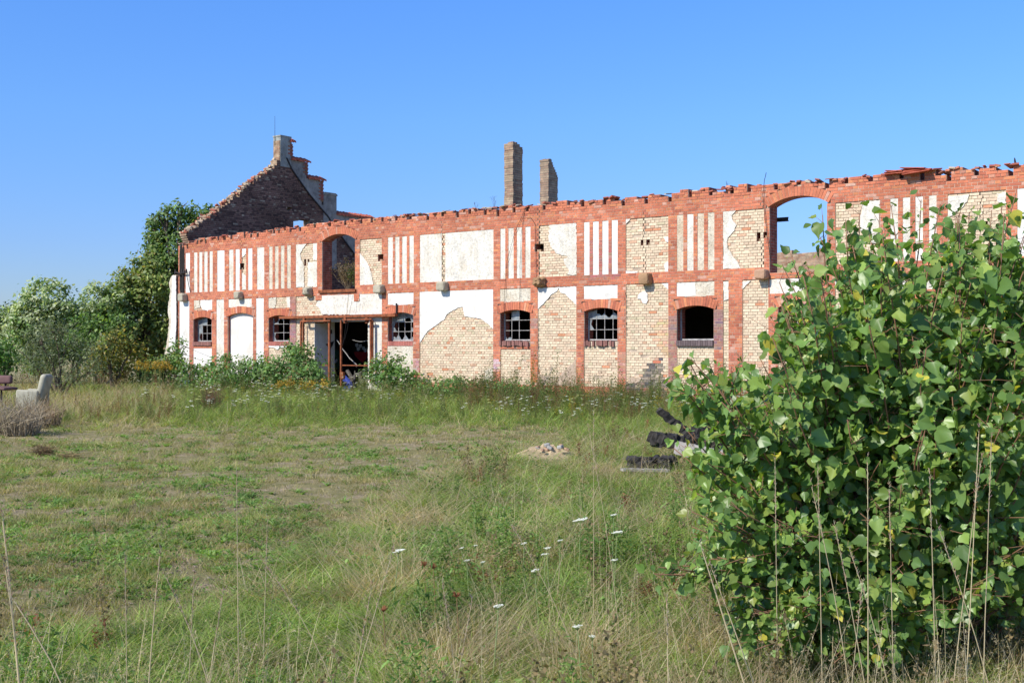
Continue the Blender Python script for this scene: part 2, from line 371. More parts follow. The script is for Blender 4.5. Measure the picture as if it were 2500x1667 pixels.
patch(5, [(1500, 1190), (1640, 1200), (1620, 1240), (1500, 1260)], 'tanrender', .03)
panel(7, 272, 537, CR_ + .25, ZBB, 3, 'rough'); panel(7, 272, 535, 0, WB_ - .2, 2)
PL.append(([(x, z) for x, z in [fz(7, 270, 150), fz(7, 403, 144), fz(7, 404, 235), fz(7, 270, 252)]], 'white', .0105))
panel(7, 600, 638, 0, ZBB, 2); patch(7, [(600, 140), (638, 137), (638, 262), (603, 275)], 'cream', .01)
panel(7, 737, 920, 0, ZBB, 2); patch(7, [(737, 140), (795, 132), (737, 190)], 'cream', .01)
panel(0, 1880, 1995, CR_ + .25, ZBB, 3, 'cream'); panel(0, 1900, 1990, 0, WB_ - .2, 2)
panel(0, 2040, 2150, 0, ZBB, 2); patch(0, [(2040, 675), (2150, 668), (2150, 720), (2090, 740), (2040, 700)], 'white', .03)
panel(0, 2176, 2285, CR_ + .25, ZBB, 3, 'cream'); panel(0, 2176, 2285, 0, WB_ - .2, 2)
panel(0, 2315, 2457, 0, ZBB, 2); patch(0, [(2315, 655), (2457, 648), (2457, 760), (2390, 800), (2315, 730)], 'white', .03)
panel(0, 2505, 2605, 0, WB_ - .2, 2); panel(0, 2505, 2605, CR_ + .25, ZBB, 3, 'cream')
panel(0, 2640, 2760, 0, ZBB, 2)
regs.append((rect(U(3, 560), LEN, 0, 0.38), 1))
# openings
arcs = []
def opening(u0, u1, zb, sp, cr, band=0.25):
    regs.append((arched(u0 - .10, u1 + .10, sp - .06, sp + band, cr + band), 4))
    regs.append((arched(u0, u1, zb, sp + .1, cr + .1), 0)); arcs.append((u0, u1, sp, cr, band))
for u0, u1 in wins:
    opening(u0, u1, WB_, SP_, CR_)
    regs.append((rect(u0 - .01, u1 + .01, WB_ - .17, WB_), 4))
UO = [(U(2, 1523), U(2, 1822)), (U(6, 1045), U(6, 1655))]
for u0, u1 in UO: opening(u0, u1, 3.5, 5.24, 5.45)
DO = (U(2, 662), U(2, 892))
opening(DO[0], DO[1], 0, 2.68, 2.80)
GO = (U(10, 380), U(10, 1116)); GT = 2.37
regs.append((rect(GO[0], GO[1], 0, GT), 0))
pockets = []
def pocket(k, X0, X1, Y0, Y1):
    u0, z1 = fz(k, X0, Y0); u1, z0 = fz(k, X1, Y1); z0 = round(z0 / H) * H; z1 = max(round(z1 / H) * H, z0 + 2 * H)
    regs.append((rect(u0, u1, z0, z1), 0)); pockets.append((u0, u1, z0, z1))
for p in [(2, 756, 806, 395, 445), (2, 1354, 1372, 350, 402), (2, 1388, 1402, 350, 402), (3, 238, 285, 470, 512), (3, 737, 752, 435, 482), (3, 778, 792, 435, 482),
          (4, 537, 625, 1140, 1200), (4, 1630, 1656, 1075, 1145), (4, 1688, 1722, 1072, 1142), (6, 905, 942, 815, 895), (6, 975, 1015, 820, 890), (9, 185, 215, 790, 850), (9, 1583, 1612, 705, 755)]: pocket(*p)
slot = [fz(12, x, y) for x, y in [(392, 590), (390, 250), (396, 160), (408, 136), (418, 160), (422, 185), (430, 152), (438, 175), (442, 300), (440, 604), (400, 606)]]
regs.append((slot, 3)); PL.append((slot, 'dark', 0.005))  # flat black sheet fills the slot outline, built among the plaster panels
CRK = []
def crack(k, pts, w):
    P_ = []; g_ = random.Random(len(CRK))
    for (x0, y0), (x1, y1) in zip(pts, pts[1:]):
        (a0, z0), (a1, z1) = fz(k, x0, y0), fz(k, x1, y1); n = max(2, int(abs(z1 - z0) / H))
        for i in range(n): P_.append((a0 + (a1 - a0) * i / n + (.03 if i % 2 else -.03) + g_.uniform(-.01, .01), z0 + (z1 - z0) * i / n)); P_.append((P_[-1][0], z0 + (z1 - z0) * (i + .96) / n))
    poly = [(a - w / 2 * g_.uniform(.5, 1.2), z) for a, z in P_] + [(a + w / 2 * g_.uniform(.5, 1.2), z) for a, z in reversed(P_)]
    regs.append((poly, 3)); CRK.append(poly)
for k, pts, w in [(4, [(1668, 790), (1665, 1070)], .022), (4, [(1672, 1150), (1668, 1425)], .02), (4, [(578, 760), (576, 1135)], .03), (4, [(572, 1215), (574, 1450)], .03), (3, [(757, 200), (757, 430)], .024), (3, [(757, 490), (757, 670)], .026),
                  (2, [(783, 150), (783, 392)], .02), (2, [(790, 450), (792, 630)], .02), (2, [(1372, 90), (1374, 190)], .03), (6, [(965, 430), (960, 560)], .02), (6, [(962, 900), (968, 1190)], .025), (9, [(1552, 440), (1556, 700)], .02),
                  (5, [(1478, 240), (1478, 800)], .014), (5, [(570, 560), (571, 1180)], .014)]: crack(k, pts, w)
# stained bricks: polygons (u, z) -> colour, mix
def zz(k, pts): return [fz(k, x, y) for x, y in pts]
stains = [(zz(7, [(535, 335), (600, 335), (598, 600), (535, 640)]), (0.20, 0.15, 0.16), .75),
          (zz(5, [(1918, 560), (2006, 540), (2006, 1250), (1918, 1230)]), (0.24, 0.17, 0.16), .75),
          (zz(5, [(1700, 1060), (1840, 990), (1850, 1180), (1915, 1220), (1915, 1500), (1480, 1500), (1480, 1230), (1600, 1220), (1660, 1130)]), (0.07, 0.068, 0.075), .85),
          (zz(5, [(1760, 990), (1830, 980), (1830, 1060), (1760, 1060)]), (0.55, 0.25, 0.14), .8),
          (zz(2, [(1232, 690), (1284, 690), (1284, 1300), (1232, 1300)]), (0.34, 0.17, 0.16), .7),
          (zz(2, [(300, 900), (350, 900), (350, 1300), (300, 1300)]), (0.40, 0.14, 0.11), .6),
          (zz(4, [(1100, 1080), (1335, 1070), (1395, 1440), (1400, 1490), (1040, 1490), (1100, 1400)]), (0.36, 0.14, 0.12), .8),
          (zz(3, [(525, 1290), (570, 1290), (570, 1400), (525, 1400)]), (0.55, 0.40, 0.40), .6),
          (zz(5, [(110, 990), (175, 990), (175, 1130), (110, 1130)]), (0.68, 0.55, 0.53), .7),
          (zz(5, [(500, 590), (570, 590), (570, 680), (500, 680)]), (0.3, 0.22, 0.22), .7),
          (zz(5, [(495, 1000), (570, 990), (570, 1250), (495, 1250)]), (0.62, 0.16, 0.06), .8),
          (zz(5, [(1395, 940), (1478, 930), (1478, 1200), (1395, 1200)]), (0.52, 0.27, 0.22), .6),
          (zz(5, [(1740, 640), (1915, 570), (1915, 1000), (1850, 980), (1800, 760)]), (0.62, 0.38, 0.20), .6),
          (zz(10, [(60, 440), (130, 440), (130, 900), (60, 900)]), (0.32, 0.2, 0.2), .7)]
def inside(poly, a, z): return any(p <= a <= q_ for p, q_ in scan(poly, z))
W = MB()
q = random.Random(5)
def brickcol(code, a, z):
    if code == 1:
        t = q.random(); s = q.uniform(.88, 1.12)
        c = (.52, .172, .094) if t < .66 else (.43, .135, .08) if t < .82 else (.58, .22, .105) if t < .96 else (.55, .30, .22)
        if z < 1.4 and t < .5: c = (.44, .145, .092)
    elif code == 6: t = .9; s = q.uniform(.7, 1.1); c = (.30, .11, .09)
    else:
        t = q.random(); s = q.uniform(.86, 1.1)
        c = (.69, .555, .39) if t < .64 else (.66, .50, .35) if t < .87 else (.60, .38, .25) if t < .93 else (.55, .47, .31) if t < .985 else (.58, .27, .15)
    c = [x * s for x in c]
    if code == 1:
        w_ = .86 + .28 * (.5 + .5 * math.sin(a * 1.3 + 2 * math.sin(z * 1.1 + a * .31)) * math.sin(z * 1.9 + a * .7)); c = [x * w_ for x in c]
        if q.random() < .06: c = [x * .7 + y for x, y in zip(c, (.17, .13, .10))]
    for poly, sc, f in stains:
        if inside(poly, a, z):
            ff = f * q.uniform(.6, 1.15); ff = min(1, ff); c = [x * (1 - ff) + y * q.uniform(.8, 1.2) * ff for x, y in zip(c, sc)]
    return tuple(c)
SK = {'b': 1}
row = 0
while row * H < 6.1:
    z0 = row * H; z1 = z0 + H; zc = z0 + H / 2
    rs = [(max(a, 0), min(b, LEN), c) for a, b, c in runs(regs, zc) if c and b > 0 and a < LEN]
    body = []
    for a, b, c in rs:
        if body and abs(body[-1][1] - a) < .006: body[-1] = (body[-1][0], b)
        else: body.append((a, b))
    for a, b in body:
        W.box(a, b, .012, .45, z0, z1, 'reveal', mats={'f': 'mortar', 'b': 'oldbrick', 't': 'mortar', 'd': 'mortar'})
    hdr = row % 2; off = {0: 0, 1: .065, 2: .13, 3: .065}[row % 4]
    for a, b, c in rs:
        if c not in (1, 2): continue
        if c == 1: W.box(a, b, -.026, .012, z0, z1, 'mortar_red', skip=('b',))
        fr = -.031 if c == 1 else -.001
        wd = .13 if hdr else .26
        k = math.floor((a - off) / wd)
        edges = [a]
        while True:
            k += 1; e = off + k * wd
            if e >= b - .03: break
            if e > a + .03: edges.append(e)
        edges.append(b)
        for e0, e1 in zip(edges, edges[1:]):
            if e1 - e0 > .2 and c == 2 and q.random() < .1: pass
            j = .005
            if c == 2 and q.random() < .012: continue
            g0 = q.uniform(.004, .008); d = fr - q.uniform(0, .004 if c == 1 else .007); zj = q.uniform(.004, .0075)
            if z1 > topz((e0 + e1) / 2) - .2: d -= q.uniform(0, .012)
            u_, v_ = e0 + g0, e1 - g0
            W.box(u_, v_, d, .0125 if c == 2 else -.0255, z0 + zj, z1 - zj, 'brick', brickcol(c, (e0 + e1) / 2, zc), skip=('b',))
    row += 1
# plates closing the beam pockets, black to paint in their shade; debris inside
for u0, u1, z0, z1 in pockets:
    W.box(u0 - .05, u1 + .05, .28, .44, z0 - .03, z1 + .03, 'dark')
    W.box(u0 + .03, u0 + (u1 - u0) * .55, .06, .27, z0 + .004, z0 + .07, 'oldbrick')
zs = [p[1] for p in slot]; us = [p[0] for p in slot]

# loose tiles and brick bits on the wall head
for poly in CRK: W.poly(poly, .006, .0118, 'dark')  # black strips paint in the shade deep inside the cracks
a = 0.05
while a < LEN:
    z = topz(a) - q.choice([0, .02, .05]); n = q.choice([1, 1, 2, 3])
    if a < .9: z -= .1
    for _ in range(n):
        L = q.uniform(.06, .2); d = q.uniform(.08, .3); h = q.uniform(.015, .05)
        y = q.uniform(-.05, .2); t = q.uniform(-.3, .3); t2 = q.uniform(-.3, .3)
        m = Matrix.Translation((a + q.uniform(-.08, .08), y, z + q.uniform(0, .05))) @ Matrix.Rotation(t, 4, 'Y') @ Matrix.Rotation(t2, 4, 'X') @ Matrix.Rotation(q.uniform(-.6, .6), 4, 'Z')
        vs = [tuple(m @ Vector((sx * L / 2, sy * d / 2, sz * h / 2))) for sx, sy, sz in ((-1, -1, -1), (1, -1, -1), (1, 1, -1), (-1, 1, -1), (-1, -1, 1), (1, -1, 1), (1, 1, 1), (-1, 1, 1))]
        cc = q.choice([(.42, .14, .09), (.33, .10, .07), (.48, .19, .12), (.46, .38, .28), (.30, .12, .09)])
        W.add(vs, [(0, 1, 5, 4), (1, 2, 6, 5), (2, 3, 7, 6), (3, 0, 4, 7), (4, 5, 6, 7), (3, 2, 1, 0)], 'brick', cc)
    a += q.uniform(.10, .32)
front = W.build('front_wall', B)
# brick arches
def arch_mesh(u0, u1, sp, cr, band, fr=-.036, soot=False):
    m = MB(); c = (u0 + u1) / 2; w = (u1 - u0) / 2; h = cr - sp; r = (w * w + h * h) / (2 * h); cz = cr - r; t = math.asin(w / r) + .035
    n = int(2 * t * r / .078)
    def P(rr, th, y): return (c + rr * math.sin(th), y, cz + rr * math.cos(th))
    for i in range(n):
        a0 = -t + 2 * t * i / n; a1 = -t + 2 * t * (i + 1) / n; g = .0045 / r
        col = brickcol(6 if soot else 1, c + r * math.sin(a0), cr + .1); f = fr - q.uniform(0, .006)
        ro = r + band * q.uniform(.97, 1.01)
        v = [P(r, a0 + g, f), P(r, a1 - g, f), P(ro, a1 - g, f), P(ro, a0 + g, f), P(r, a0 + g, .25), P(r, a1 - g, .25), P(ro, a1 - g, .25), P(ro, a0 + g, .25)]
        m.add(v, [(0, 1, 2, 3), (1, 0, 4, 5), (5, 6, 2, 1), (7, 4, 0, 3), (6, 7, 3, 2)], 'brick', col)
    for i in range(n):
        a0 = -t + 2 * t * i / n; a1 = -t + 2 * t * (i + 1) / n; r1, r2 = r + .004, r + band - .008
        v = [P(r1, a0, -.03), P(r1, a1, -.03), P(r2, a1, -.03), P(r2, a0, -.03), P(r1, a0, .449), P(r1, a1, .449), P(r2, a1, .449), P(r2, a0, .449)]
        m.add(v, [(0, 1, 2, 3)], 'mortar_red'); m.add(v, [(1, 0, 4, 5), (5, 4, 7, 6)], 'reveal')
    return m
for (u0, u1, sp, cr, band) in arcs: arch_mesh(u0, u1, sp, cr, band).build('brick_arch', B)
# plaster
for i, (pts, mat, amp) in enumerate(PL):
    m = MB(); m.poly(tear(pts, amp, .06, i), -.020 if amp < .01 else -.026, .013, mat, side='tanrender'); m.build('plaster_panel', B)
# corbels
def corbel(k, X0, X1, Y0, Y1, mat, broken=False, p=.28):
    u0, z1 = fz(k, X0, Y0, -p); u1, z0 = fz(k, X1, Y1, -p)
    m = MB(); n = 5; qq = random.Random(int(u0 * 100)); vs = []; fs = []
    amp = .035 if broken else .006
    import itertools
    idx = {}
    for i, j, l in itertools.product(range(n + 1), repeat=3):
        if 0 < i < n and 0 < j < n and 0 < l < n: continue
        x, y, z = i / n, j / n, l / n
        px_, py_, pz_ = u0 + (u1 - u0) * x, -p + (p + .02) * y, z0 + (z1 - z0) * z
        if broken:
            if y < .6: px_ += ((x - .5) * -.25 * (1 - y)) * (u1 - u0) * (1 + .5 * qq.uniform(-1, 1)); pz_ += ((z - .5) * -.3 * (1 - y)) * (z1 - z0)
        e = sum(1 for w_ in (x, z) if w_ in (0, 1)) + (1 if y == 0 else 0)
        if e >= 2: px_ -= (x - .5) * .02 * e; pz_ -= (z - .5) * .02 * e; py_ += .01 * (y == 0)
        if y < 1: px_ += qq.uniform(-amp, amp); py_ += qq.uniform(-amp, amp) * .6; pz_ += qq.uniform(-amp, amp)
        idx[(i, j, l)] = len(vs); vs.append((px_, py_, pz_))
    for i in range(n):
        for j in range(n):
            for s_ in (0, n):
                fs.append(tuple(idx[t] for t in ((s_, i, j), (s_, i + 1, j), (s_, i + 1, j + 1), (s_, i, j + 1))))
                fs.append(tuple(idx[t] for t in ((i, s_, j), (i + 1, s_, j), (i + 1, s_, j + 1), (i, s_, j + 1))))
                fs.append(tuple(idx[t] for t in ((i, j, s_), (i + 1, j, s_), (i + 1, j + 1, s_), (i, j + 1, s_))))
    m.add(vs, fs, mat); o = m.build('corbel', B, smooth=broken)
    import bmesh
    bm = bmesh.new(); bm.from_mesh(o.data); bmesh.ops.recalc_face_normals(bm, faces=bm.faces[:]); bm.to_mesh(o.data); bm.free()
    return o
corbel(12, 362, 412, 612, 688, 'stone'); corbel(2, 705, 752, 640, 706, 'stone'); corbel(2, 1322, 1385, 598, 682, 'stone', True)['label'] = 'broken weathered stone corbel'
corbel(3, 193, 255, 702, 770, 'stone'); corbel(3, 696, 762, 678, 750, 'stone')
corbel(4, 492, 598, 1468, 1560, 'sandstone', True, .3)['label'] = 'broken dark sandstone corbel'
corbel(5, 1598, 1702, 112, 228, 'sandstone'); corbel(6, 868, 990, 1205, 1312, 'palestone', False, .3); corbel(7, 1362, 1420, 62, 128, 'palestone')
corbel(9, 1530, 1625, 1085, 1205, 'palestone')
# windows
def window(i, u0, u1, cols, rows, yb, missing, panes):
    root = bpy.data.objects.new('window', None); COL.objects.link(root); root.parent = B
    qq = random.Random(40 + i); y = .2; zb = WB_; sp, cr = SP_, CR_
    m = MB(); t = .014
    def ztop(u):
        c = (u0 + u1) / 2; w = (u1 - u0) / 2; return cr - (cr - sp) * ((u - c) / w) ** 2
    m.box(u0, u1, y - .02, y + .02, zb, zb + .04, 'bar'); m.box(u0, u0 + .03, y - .02, y + .02, zb + .04, sp, 'bar'); m.box(u1 - .03, u1, y - .02, y + .02, zb + .04, sp, 'bar')
    us_ = [u0 + (u1 - u0) * k / cols for k in range(cols + 1)]; zs_ = [zb + (cr - zb) * k / rows for k in range(rows)] + [cr]
    for k in range(1, cols):
        if ('v', k) in missing: continue
        m.box(us_[k] - t / 2, us_[k] + t / 2, y - .012, y + .012, zb + .04, ztop(us_[k]) + .02, 'bar')
    for k in range(1, rows):
        if ('h', k) in missing: continue
        m.box(u0, u1, y - .014, y + .014, zs_[k] - t / 2, zs_[k] + t / 2, 'bar')
    m.build('glazing_bars', root)
    for (cx, rz) in panes:
        a0, a1 = us_[cx] + .004, us_[cx + 1] - .004; b0 = zs_[rz] + .004; b1 = min(zs_[rz + 1], ztop((a0 + a1) / 2))
        kind = panes[(cx, rz)]
        pm = MB(); cxm = (a0 + a1) / 2
        def ztc(u): return min(b1, ztop(u)) if rz == rows - 1 else b1
        if kind == 'full': pts = [(a0, b0), (a1, b0), (a1, ztc(a1)), (a0, ztc(a0))]
        else:
            if kind == 'bottom': pts = [(a0, b0), (a1, b0), (a1, b0 + (b1 - b0) * qq.uniform(.3, .9)), (a0 + (a1 - a0) * .6, b0 + (b1 - b0) * qq.uniform(.1, .4)), (a0 + (a1 - a0) * .35, b0 + (b1 - b0) * qq.uniform(.1, .5)), (a0, b0 + (b1 - b0) * qq.uniform(.4, .95))]
            elif kind == 'top': pts = [(a0, ztc(a0)), (a0, b0 + (b1 - b0) * qq.uniform(.05, .5)), (a0 + (a1 - a0) * .3, b0 + (b1 - b0) * qq.uniform(.4, .8)), (a0 + (a1 - a0) * .7, b0 + (b1 - b0) * qq.uniform(.4, .7)), (a1, b0 + (b1 - b0) * qq.uniform(.1, .5)), (a1, ztc(a1))]
            else: pts = [(a0, b0), (a0 + (a1 - a0) * .7, b0), (a0 + (a1 - a0) * .3, (b0 + b1) / 2), (a0 + (a1 - a0) * .5, ztc(cxm)), (a0, ztc(a0))]
        pm.poly(pts, y - .002, y + .002, 'glass'); pm.build('pane', root)
    # brick-on-edge sill
    s = MB(); a = u0; jag = i in (3, 4)
    while a < u1 - .03:
        w_ = .075; f = -.03 - (qq.uniform(.02, .09) if jag else (.05 if i in (0, 5) else .004)); dz = qq.uniform(-.03, .02) if jag else 0
        if not (jag and qq.random() < .06):
            c = (.27, .13, .11) if i not in (1, 2) else (.42, .15, .12)
            if i == 5: c = (.16, .12, .12)
            sf = qq.uniform(.75, 1.15); s.box(a + .004, min(a + w_, u1) - .004, f, .2, WB_ - .16 + dz, WB_ - .006 + dz, 'brick', tuple(x * sf for x in c))
        a += w_
    s.box(u0, u1, -.022, .45, WB_ - .168, WB_ - .03, 'mortar'); s.build('sill', root)
    return root
F_, T_, B_, S_ = 'full', 'top', 'bottom', 'side'
pan = [{(0, 2): F_, (1, 2): F_, (0, 0): S_, (0, 1): F_, (3, 2): T_}, {(0, 2): B_, (1, 2): T_, (0, 0): S_},
       {(0, 2): F_, (1, 2): F_, (2, 2): T_, (3, 2): F_, (0, 0): B_, (1, 0): B_, (2, 0): B_, (3, 0): B_, (0, 1): S_, (3, 1): B_}, {(1, 2): F_, (0, 0): B_},
       {(0, 2): F_, (1, 2): B_, (2, 2): B_, (3, 2): B_, (0, 1): S_}, {}, {(0, 2): F_, (2, 2): F_, (1, 1): B_}, {(0, 2): F_, (2, 1): B_}, {(1, 2): F_}]
mis = [set(), {('v', 1), ('v', 3)}, set(), {('v', 3)}, set(), {('v', 1), ('v', 2), ('v', 3), ('h', 1), ('h', 2)}, set(), set(), set()]
for i, (u0, u1) in enumerate(wins): window(i, u0, u1, 4, 3, 0, mis[i], pan[i])
# bricked-up doorway with its white infill
m = MB(); m.poly(arched(DO[0] + .0, DO[1] - .0, 0, 2.70, 2.82), .10, .30, 'door'); m.build('blocked_doorway', B)
# steel sill beam of the upper left opening, beam stub in the right one
m = MB(); u0, z0 = fz(2, 1500, 655); u1, _ = fz(2, 1835, 640); m.box(u0, u1, -.07, .1, 3.44, 3.50, 'rust'); m.box(u0, u1, -.10, -.07, 3.42, 3.52, 'rust'); m.build('steel_sill', B)
m = MB(); ua, za = fac(1885, 537.5, .5); ub, zb = fac(1923, 541, .5)
m.box(ua - .8, ub, .50, .58, za - .055, za - .04, 'iron'); m.box(ua - .8, ub, .535, .545, za - .04, za + .04, 'iron'); m.box(ua - .8, ub, .50, .58, za + .04, za + .055, 'iron'); m.build('steel_beam', B)
# slab between the storeys, rear wall, right end wall, inner partitions
m = MB(); m.box(.42, LEN - .4, .46, DEP - .5, 3.30, 3.47, 'concrete'); m.build('floor_slab', B)
q = random.Random(9); pts = [(LEN, 0), (LEN, 4.9)]
a = LEN
while a > 9.5:
    a -= q.uniform(.4, 1.4); pts += [(a + .001, 4.95 + q.uniform(-.18, .15)), (a, 4.95 + q.uniform(-.1, .1))]
a = max(a, .5)
while a > 1.6: a -= .7; pts.append((a, 5.5 + q.uniform(-.15, .1)))
pts += [(.41, 5.6), (.41, 0)]
m = MB(); m.poly(pts, DEP - .4, DEP, 'oldbrick'); m.build('rear_wall', B)
m = MB(); m.box(LEN - .4, LEN, .46, DEP - .41, 0, 5.3, 'oldbrick'); m.build('end_wall', B)
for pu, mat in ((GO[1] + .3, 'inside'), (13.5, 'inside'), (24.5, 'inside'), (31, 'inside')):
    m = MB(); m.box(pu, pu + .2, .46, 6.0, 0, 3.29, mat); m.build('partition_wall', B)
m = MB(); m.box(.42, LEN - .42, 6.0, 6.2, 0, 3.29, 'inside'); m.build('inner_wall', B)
# painted shapes on the walls inside the garage opening
def blob(n, r, cx, cz, sx=1, sz=1, seed=0):
    g = random.Random(seed); return [(cx + math.cos(t) * r * sx * g.uniform(.75, 1.2), cz + math.sin(t) * r * sz * g.uniform(.75, 1.2)) for t in [2 * math.pi * k / n for k in range(n)]]
M['paint_red'] = mat_flat('red_paint', (0.40, 0.02, 0.02), 0.6); M['paint_green'] = mat_flat('green_paint', (0.03, 0.12, 0.06), 0.6)
M['paint_white'] = mat_flat('white_paint', (0.7, 0.7, 0.68), 0.6); M['paint_black'] = mat_flat('black_paint', (0.02, 0.02, 0.025), 0.6)
def onback(k, X, Y, v=2.6): return fac(*zp(10, X, Y), v)
m2 = MB(); m2.box(GO[0] - .2, GO[0] + .004, .462, .98, 0, 3.28, 'white'); pw = m2.build('partition_wall', B)
m2 = MB(); m2.box(GO[0] + .001, GO[0] + .012, -.004, .46, 0, GT - .002, 'white'); m2.build('plaster_panel', B)
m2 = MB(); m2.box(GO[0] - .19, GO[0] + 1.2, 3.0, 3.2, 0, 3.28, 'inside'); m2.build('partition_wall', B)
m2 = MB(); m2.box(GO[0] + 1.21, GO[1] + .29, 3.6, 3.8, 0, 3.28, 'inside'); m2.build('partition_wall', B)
def paint(k, pts, v, mat): m = MB(); m.poly([onback(k, x, y, v) for x, y in pts], v - .008, v - .002, mat); m.build('painted_patch', B)
paint(10, [(600, 960), (640, 870), (690, 850), (720, 900), (745, 1120), (600, 1120)], 3.0, 'paint_green')
paint(10, [(600, 1035), (640, 1030), (680, 985), (696, 995), (690, 1030), (640, 1060), (600, 1055)], 2.98, 'paint_white')
paint(10, [(630, 900), (665, 930), (640, 935)], 2.98, 'paint_white')
paint(10, [(918, 890), (1100, 888), (1095, 960), (1045, 1035), (1000, 1010), (940, 950)], 3.6, 'paint_red')
for cx_, cy_ in ((980, 850), (1010, 810), (1050, 840), (960, 800), (1075, 870)): paint(10, [(cx_ - 22, cy_ - 20), (cx_ + 15, cy_ - 28), (cx_ + 24, cy_ + 8), (cx_, cy_ + 26), (cx_ - 20, cy_ + 15)], 3.6, 'paint_white')
def wpaint(pts, mat):
    m = MB(); m.poly(pts, .001, .008, mat, mapf=lambda a, y, z: (GO[0] + .004 + y, a, z)); m.build('painted_patch', B)
for g_ in ([(.62, 2.0), (.69, 2.0), (.69, 2.14), (.64, 2.16)], [(.76, 2.0), (.84, 2.0), (.84, 2.15), (.78, 2.14)], [(.52, 1.62), (.95, 1.75), (.88, 1.6), (.75, 1.45), (.62, 1.56)]): wpaint(g_, 'paint_black')
# ---- gable wall (u = 0 .. 0.4), stepped at the back, broken to a slope at the front
def gp(pts): return [gz(x, y) for x, y in pts]
slope = gp([(330, 1325), (400, 1265), (480, 1215), (560, 1150), (640, 1110), (700, 1050), (790, 990), (850, 930), (930, 880), (1000, 800), (1080, 745), (1160, 690), (1230, 640), (1310, 580), (1370, 500)])
q = random.Random(12); st = [(.30, 5.45)]
for (a0, z0), (a1, z1) in zip(slope, slope[1:]):
    n = max(1, int((a1 - a0) / .13))
    for k in range(n):
        a_ = a0 + (a1 - a0) * k / n; z_ = z0 + (z1 - z0) * (k + .5) / n + q.uniform(-.03, .04)
        st += [(a_, z_), (a_ + (a1 - a0) / n - .002, z_)]
peak = slope[-1]
ch_r = gz(1490, 470); t1a, t1b = gz(1495, 500), gz(1672, 535); t2a, t2b = gz(1675, 705), gz(1842, 755); t3a, t3b = gz(1990, 1105), gz(2165, 1155)
t0b = gz(1505, 300)
back = [(peak[0], t0b[1]), (t0b[0], t0b[1]), (t0b[0] + .001, t1a[1]), (t1b[0], t1a[1]), (t1b[0] + .001, t2a[1]), (t2b[0], t2a[1]), (t2b[0] + .001, gz(1860, 1000)[1]), (t3a[0], gz(1860, 1000)[1]), (t3a[0] + .001, t3a[1]), (DEP - .401, t3a[1]), (DEP - .401, 0), (.46, 0), (.46, 5.2)]
gpoly = st + back
flash = [gz(x, y) for x, y in [(1440, 480), (1500, 610), (1590, 740), (1690, 880), (1790, 1000), (1900, 1130), (1960, 1230)]]
sl_ = (flash[-1][1] - flash[-3][1]) / (flash[-1][0] - flash[-3][0]); flash.append((DEP - .42, max(flash[-1][1] + sl_ * (DEP - .42 - flash[-1][0]), 3.6)))
holes = [gp([(1448, 1055), (1445, 1035), (1470, 1015), (1505, 1020), (1512, 1045), (1490, 1052)]), gp([(1522, 1290), (1522, 1160), (1700, 1168), (1700, 1290)])]
g = MB(); row = 0
gregs = [(gpoly, 1), (holes[0], 0), (holes[1], 0)]
def soot(a, z):
    s_ = .5 + .5 * math.sin(a * 1.7 + z * .9) * math.sin(z * 2.3 + a * .4); return s_
while row * H < 11.6:
    z0 = row * H; z1 = z0 + H; rs = [r_ for r_ in runs(gregs, z0 + H / 2) if r_[2]]
    for a, b, c in rs:
        g.box(0.0, .39, a, b, z0, z1, 'gable', mats={'l': 'greyrender', 't': 'oldbrick', 'f': 'oldbrick'})
        if z0 < 3.2: continue
        hdr = row % 2; wd = .13 if hdr else .26; off = (row % 4) * .065
        k = math.floor((a - off) / wd); edges = [a]
        while True:
            k += 1; e = off + k * wd
            if e >= b - .03: break
            if e > a + .03: edges.append(e)
        edges.append(b)
        for e0, e1 in zip(edges, edges[1:]):
            am = (e0 + e1) / 2
            # above the old roof line the rear slope is rendered grey
            zf = None
            for (p0, w0), (p1, w1) in zip(flash, flash[1:]):
                if p0 <= am <= p1: zf = w0 + (w1 - w0) * (am - p0) / (p1 - p0)
            if zf and z0 > zf: continue
            t = q.random(); s_ = .55 + .7 * soot(am, z0) * q.uniform(.6, 1.2)
            col = (.20, .115, .09) if t < .5 else (.22, .14, .105) if t < .7 else (.11, .065, .055) if t < .93 else (.34, .27, .2)
            g.box(.38, .401 + q.uniform(0, .006), e0 + .005, e1 - .005, z0 + .006, z1 - .006, 'brick', tuple(x * s_ for x in col), skip=('l',))
    row += 1
# ragged brick rubble along the broken slope
for (a0, z0), (a1, z1) in zip(slope, slope[1:]):
    for _ in range(int((a1 - a0) / .035)):
        t = q.random(); L = q.uniform(.05, .14)
        mm = Matrix.Translation((q.uniform(.03, .36), a0 + (a1 - a0) * t, z0 + (z1 - z0) * t + q.uniform(0, .09))) @ Matrix.Rotation(q.uniform(-.6, .6), 4, 'X') @ Matrix.Rotation(q.uniform(-.4, .4), 4, 'Y') @ Matrix.Rotation(q.uniform(0, 3), 4, 'Z')
        vs = [tuple(mm @ Vector((sx * L, sy * .06, sz * .032))) for sx, sy, sz in ((-1, -1, -1), (1, -1, -1), (1, 1, -1), (-1, 1, -1), (-1, -1, 1), (1, -1, 1), (1, 1, 1), (-1, 1, 1))]
        g.add(vs, [(0, 1, 5, 4), (1, 2, 6, 5), (2, 3, 7, 6), (3, 0, 4, 7), (4, 5, 6, 7), (3, 2, 1, 0)], 'brick', q.choice([(.48, .36, .24), (.42, .16, .1), (.52, .42, .3), (.36, .12, .08), (.40, .30, .22)]))
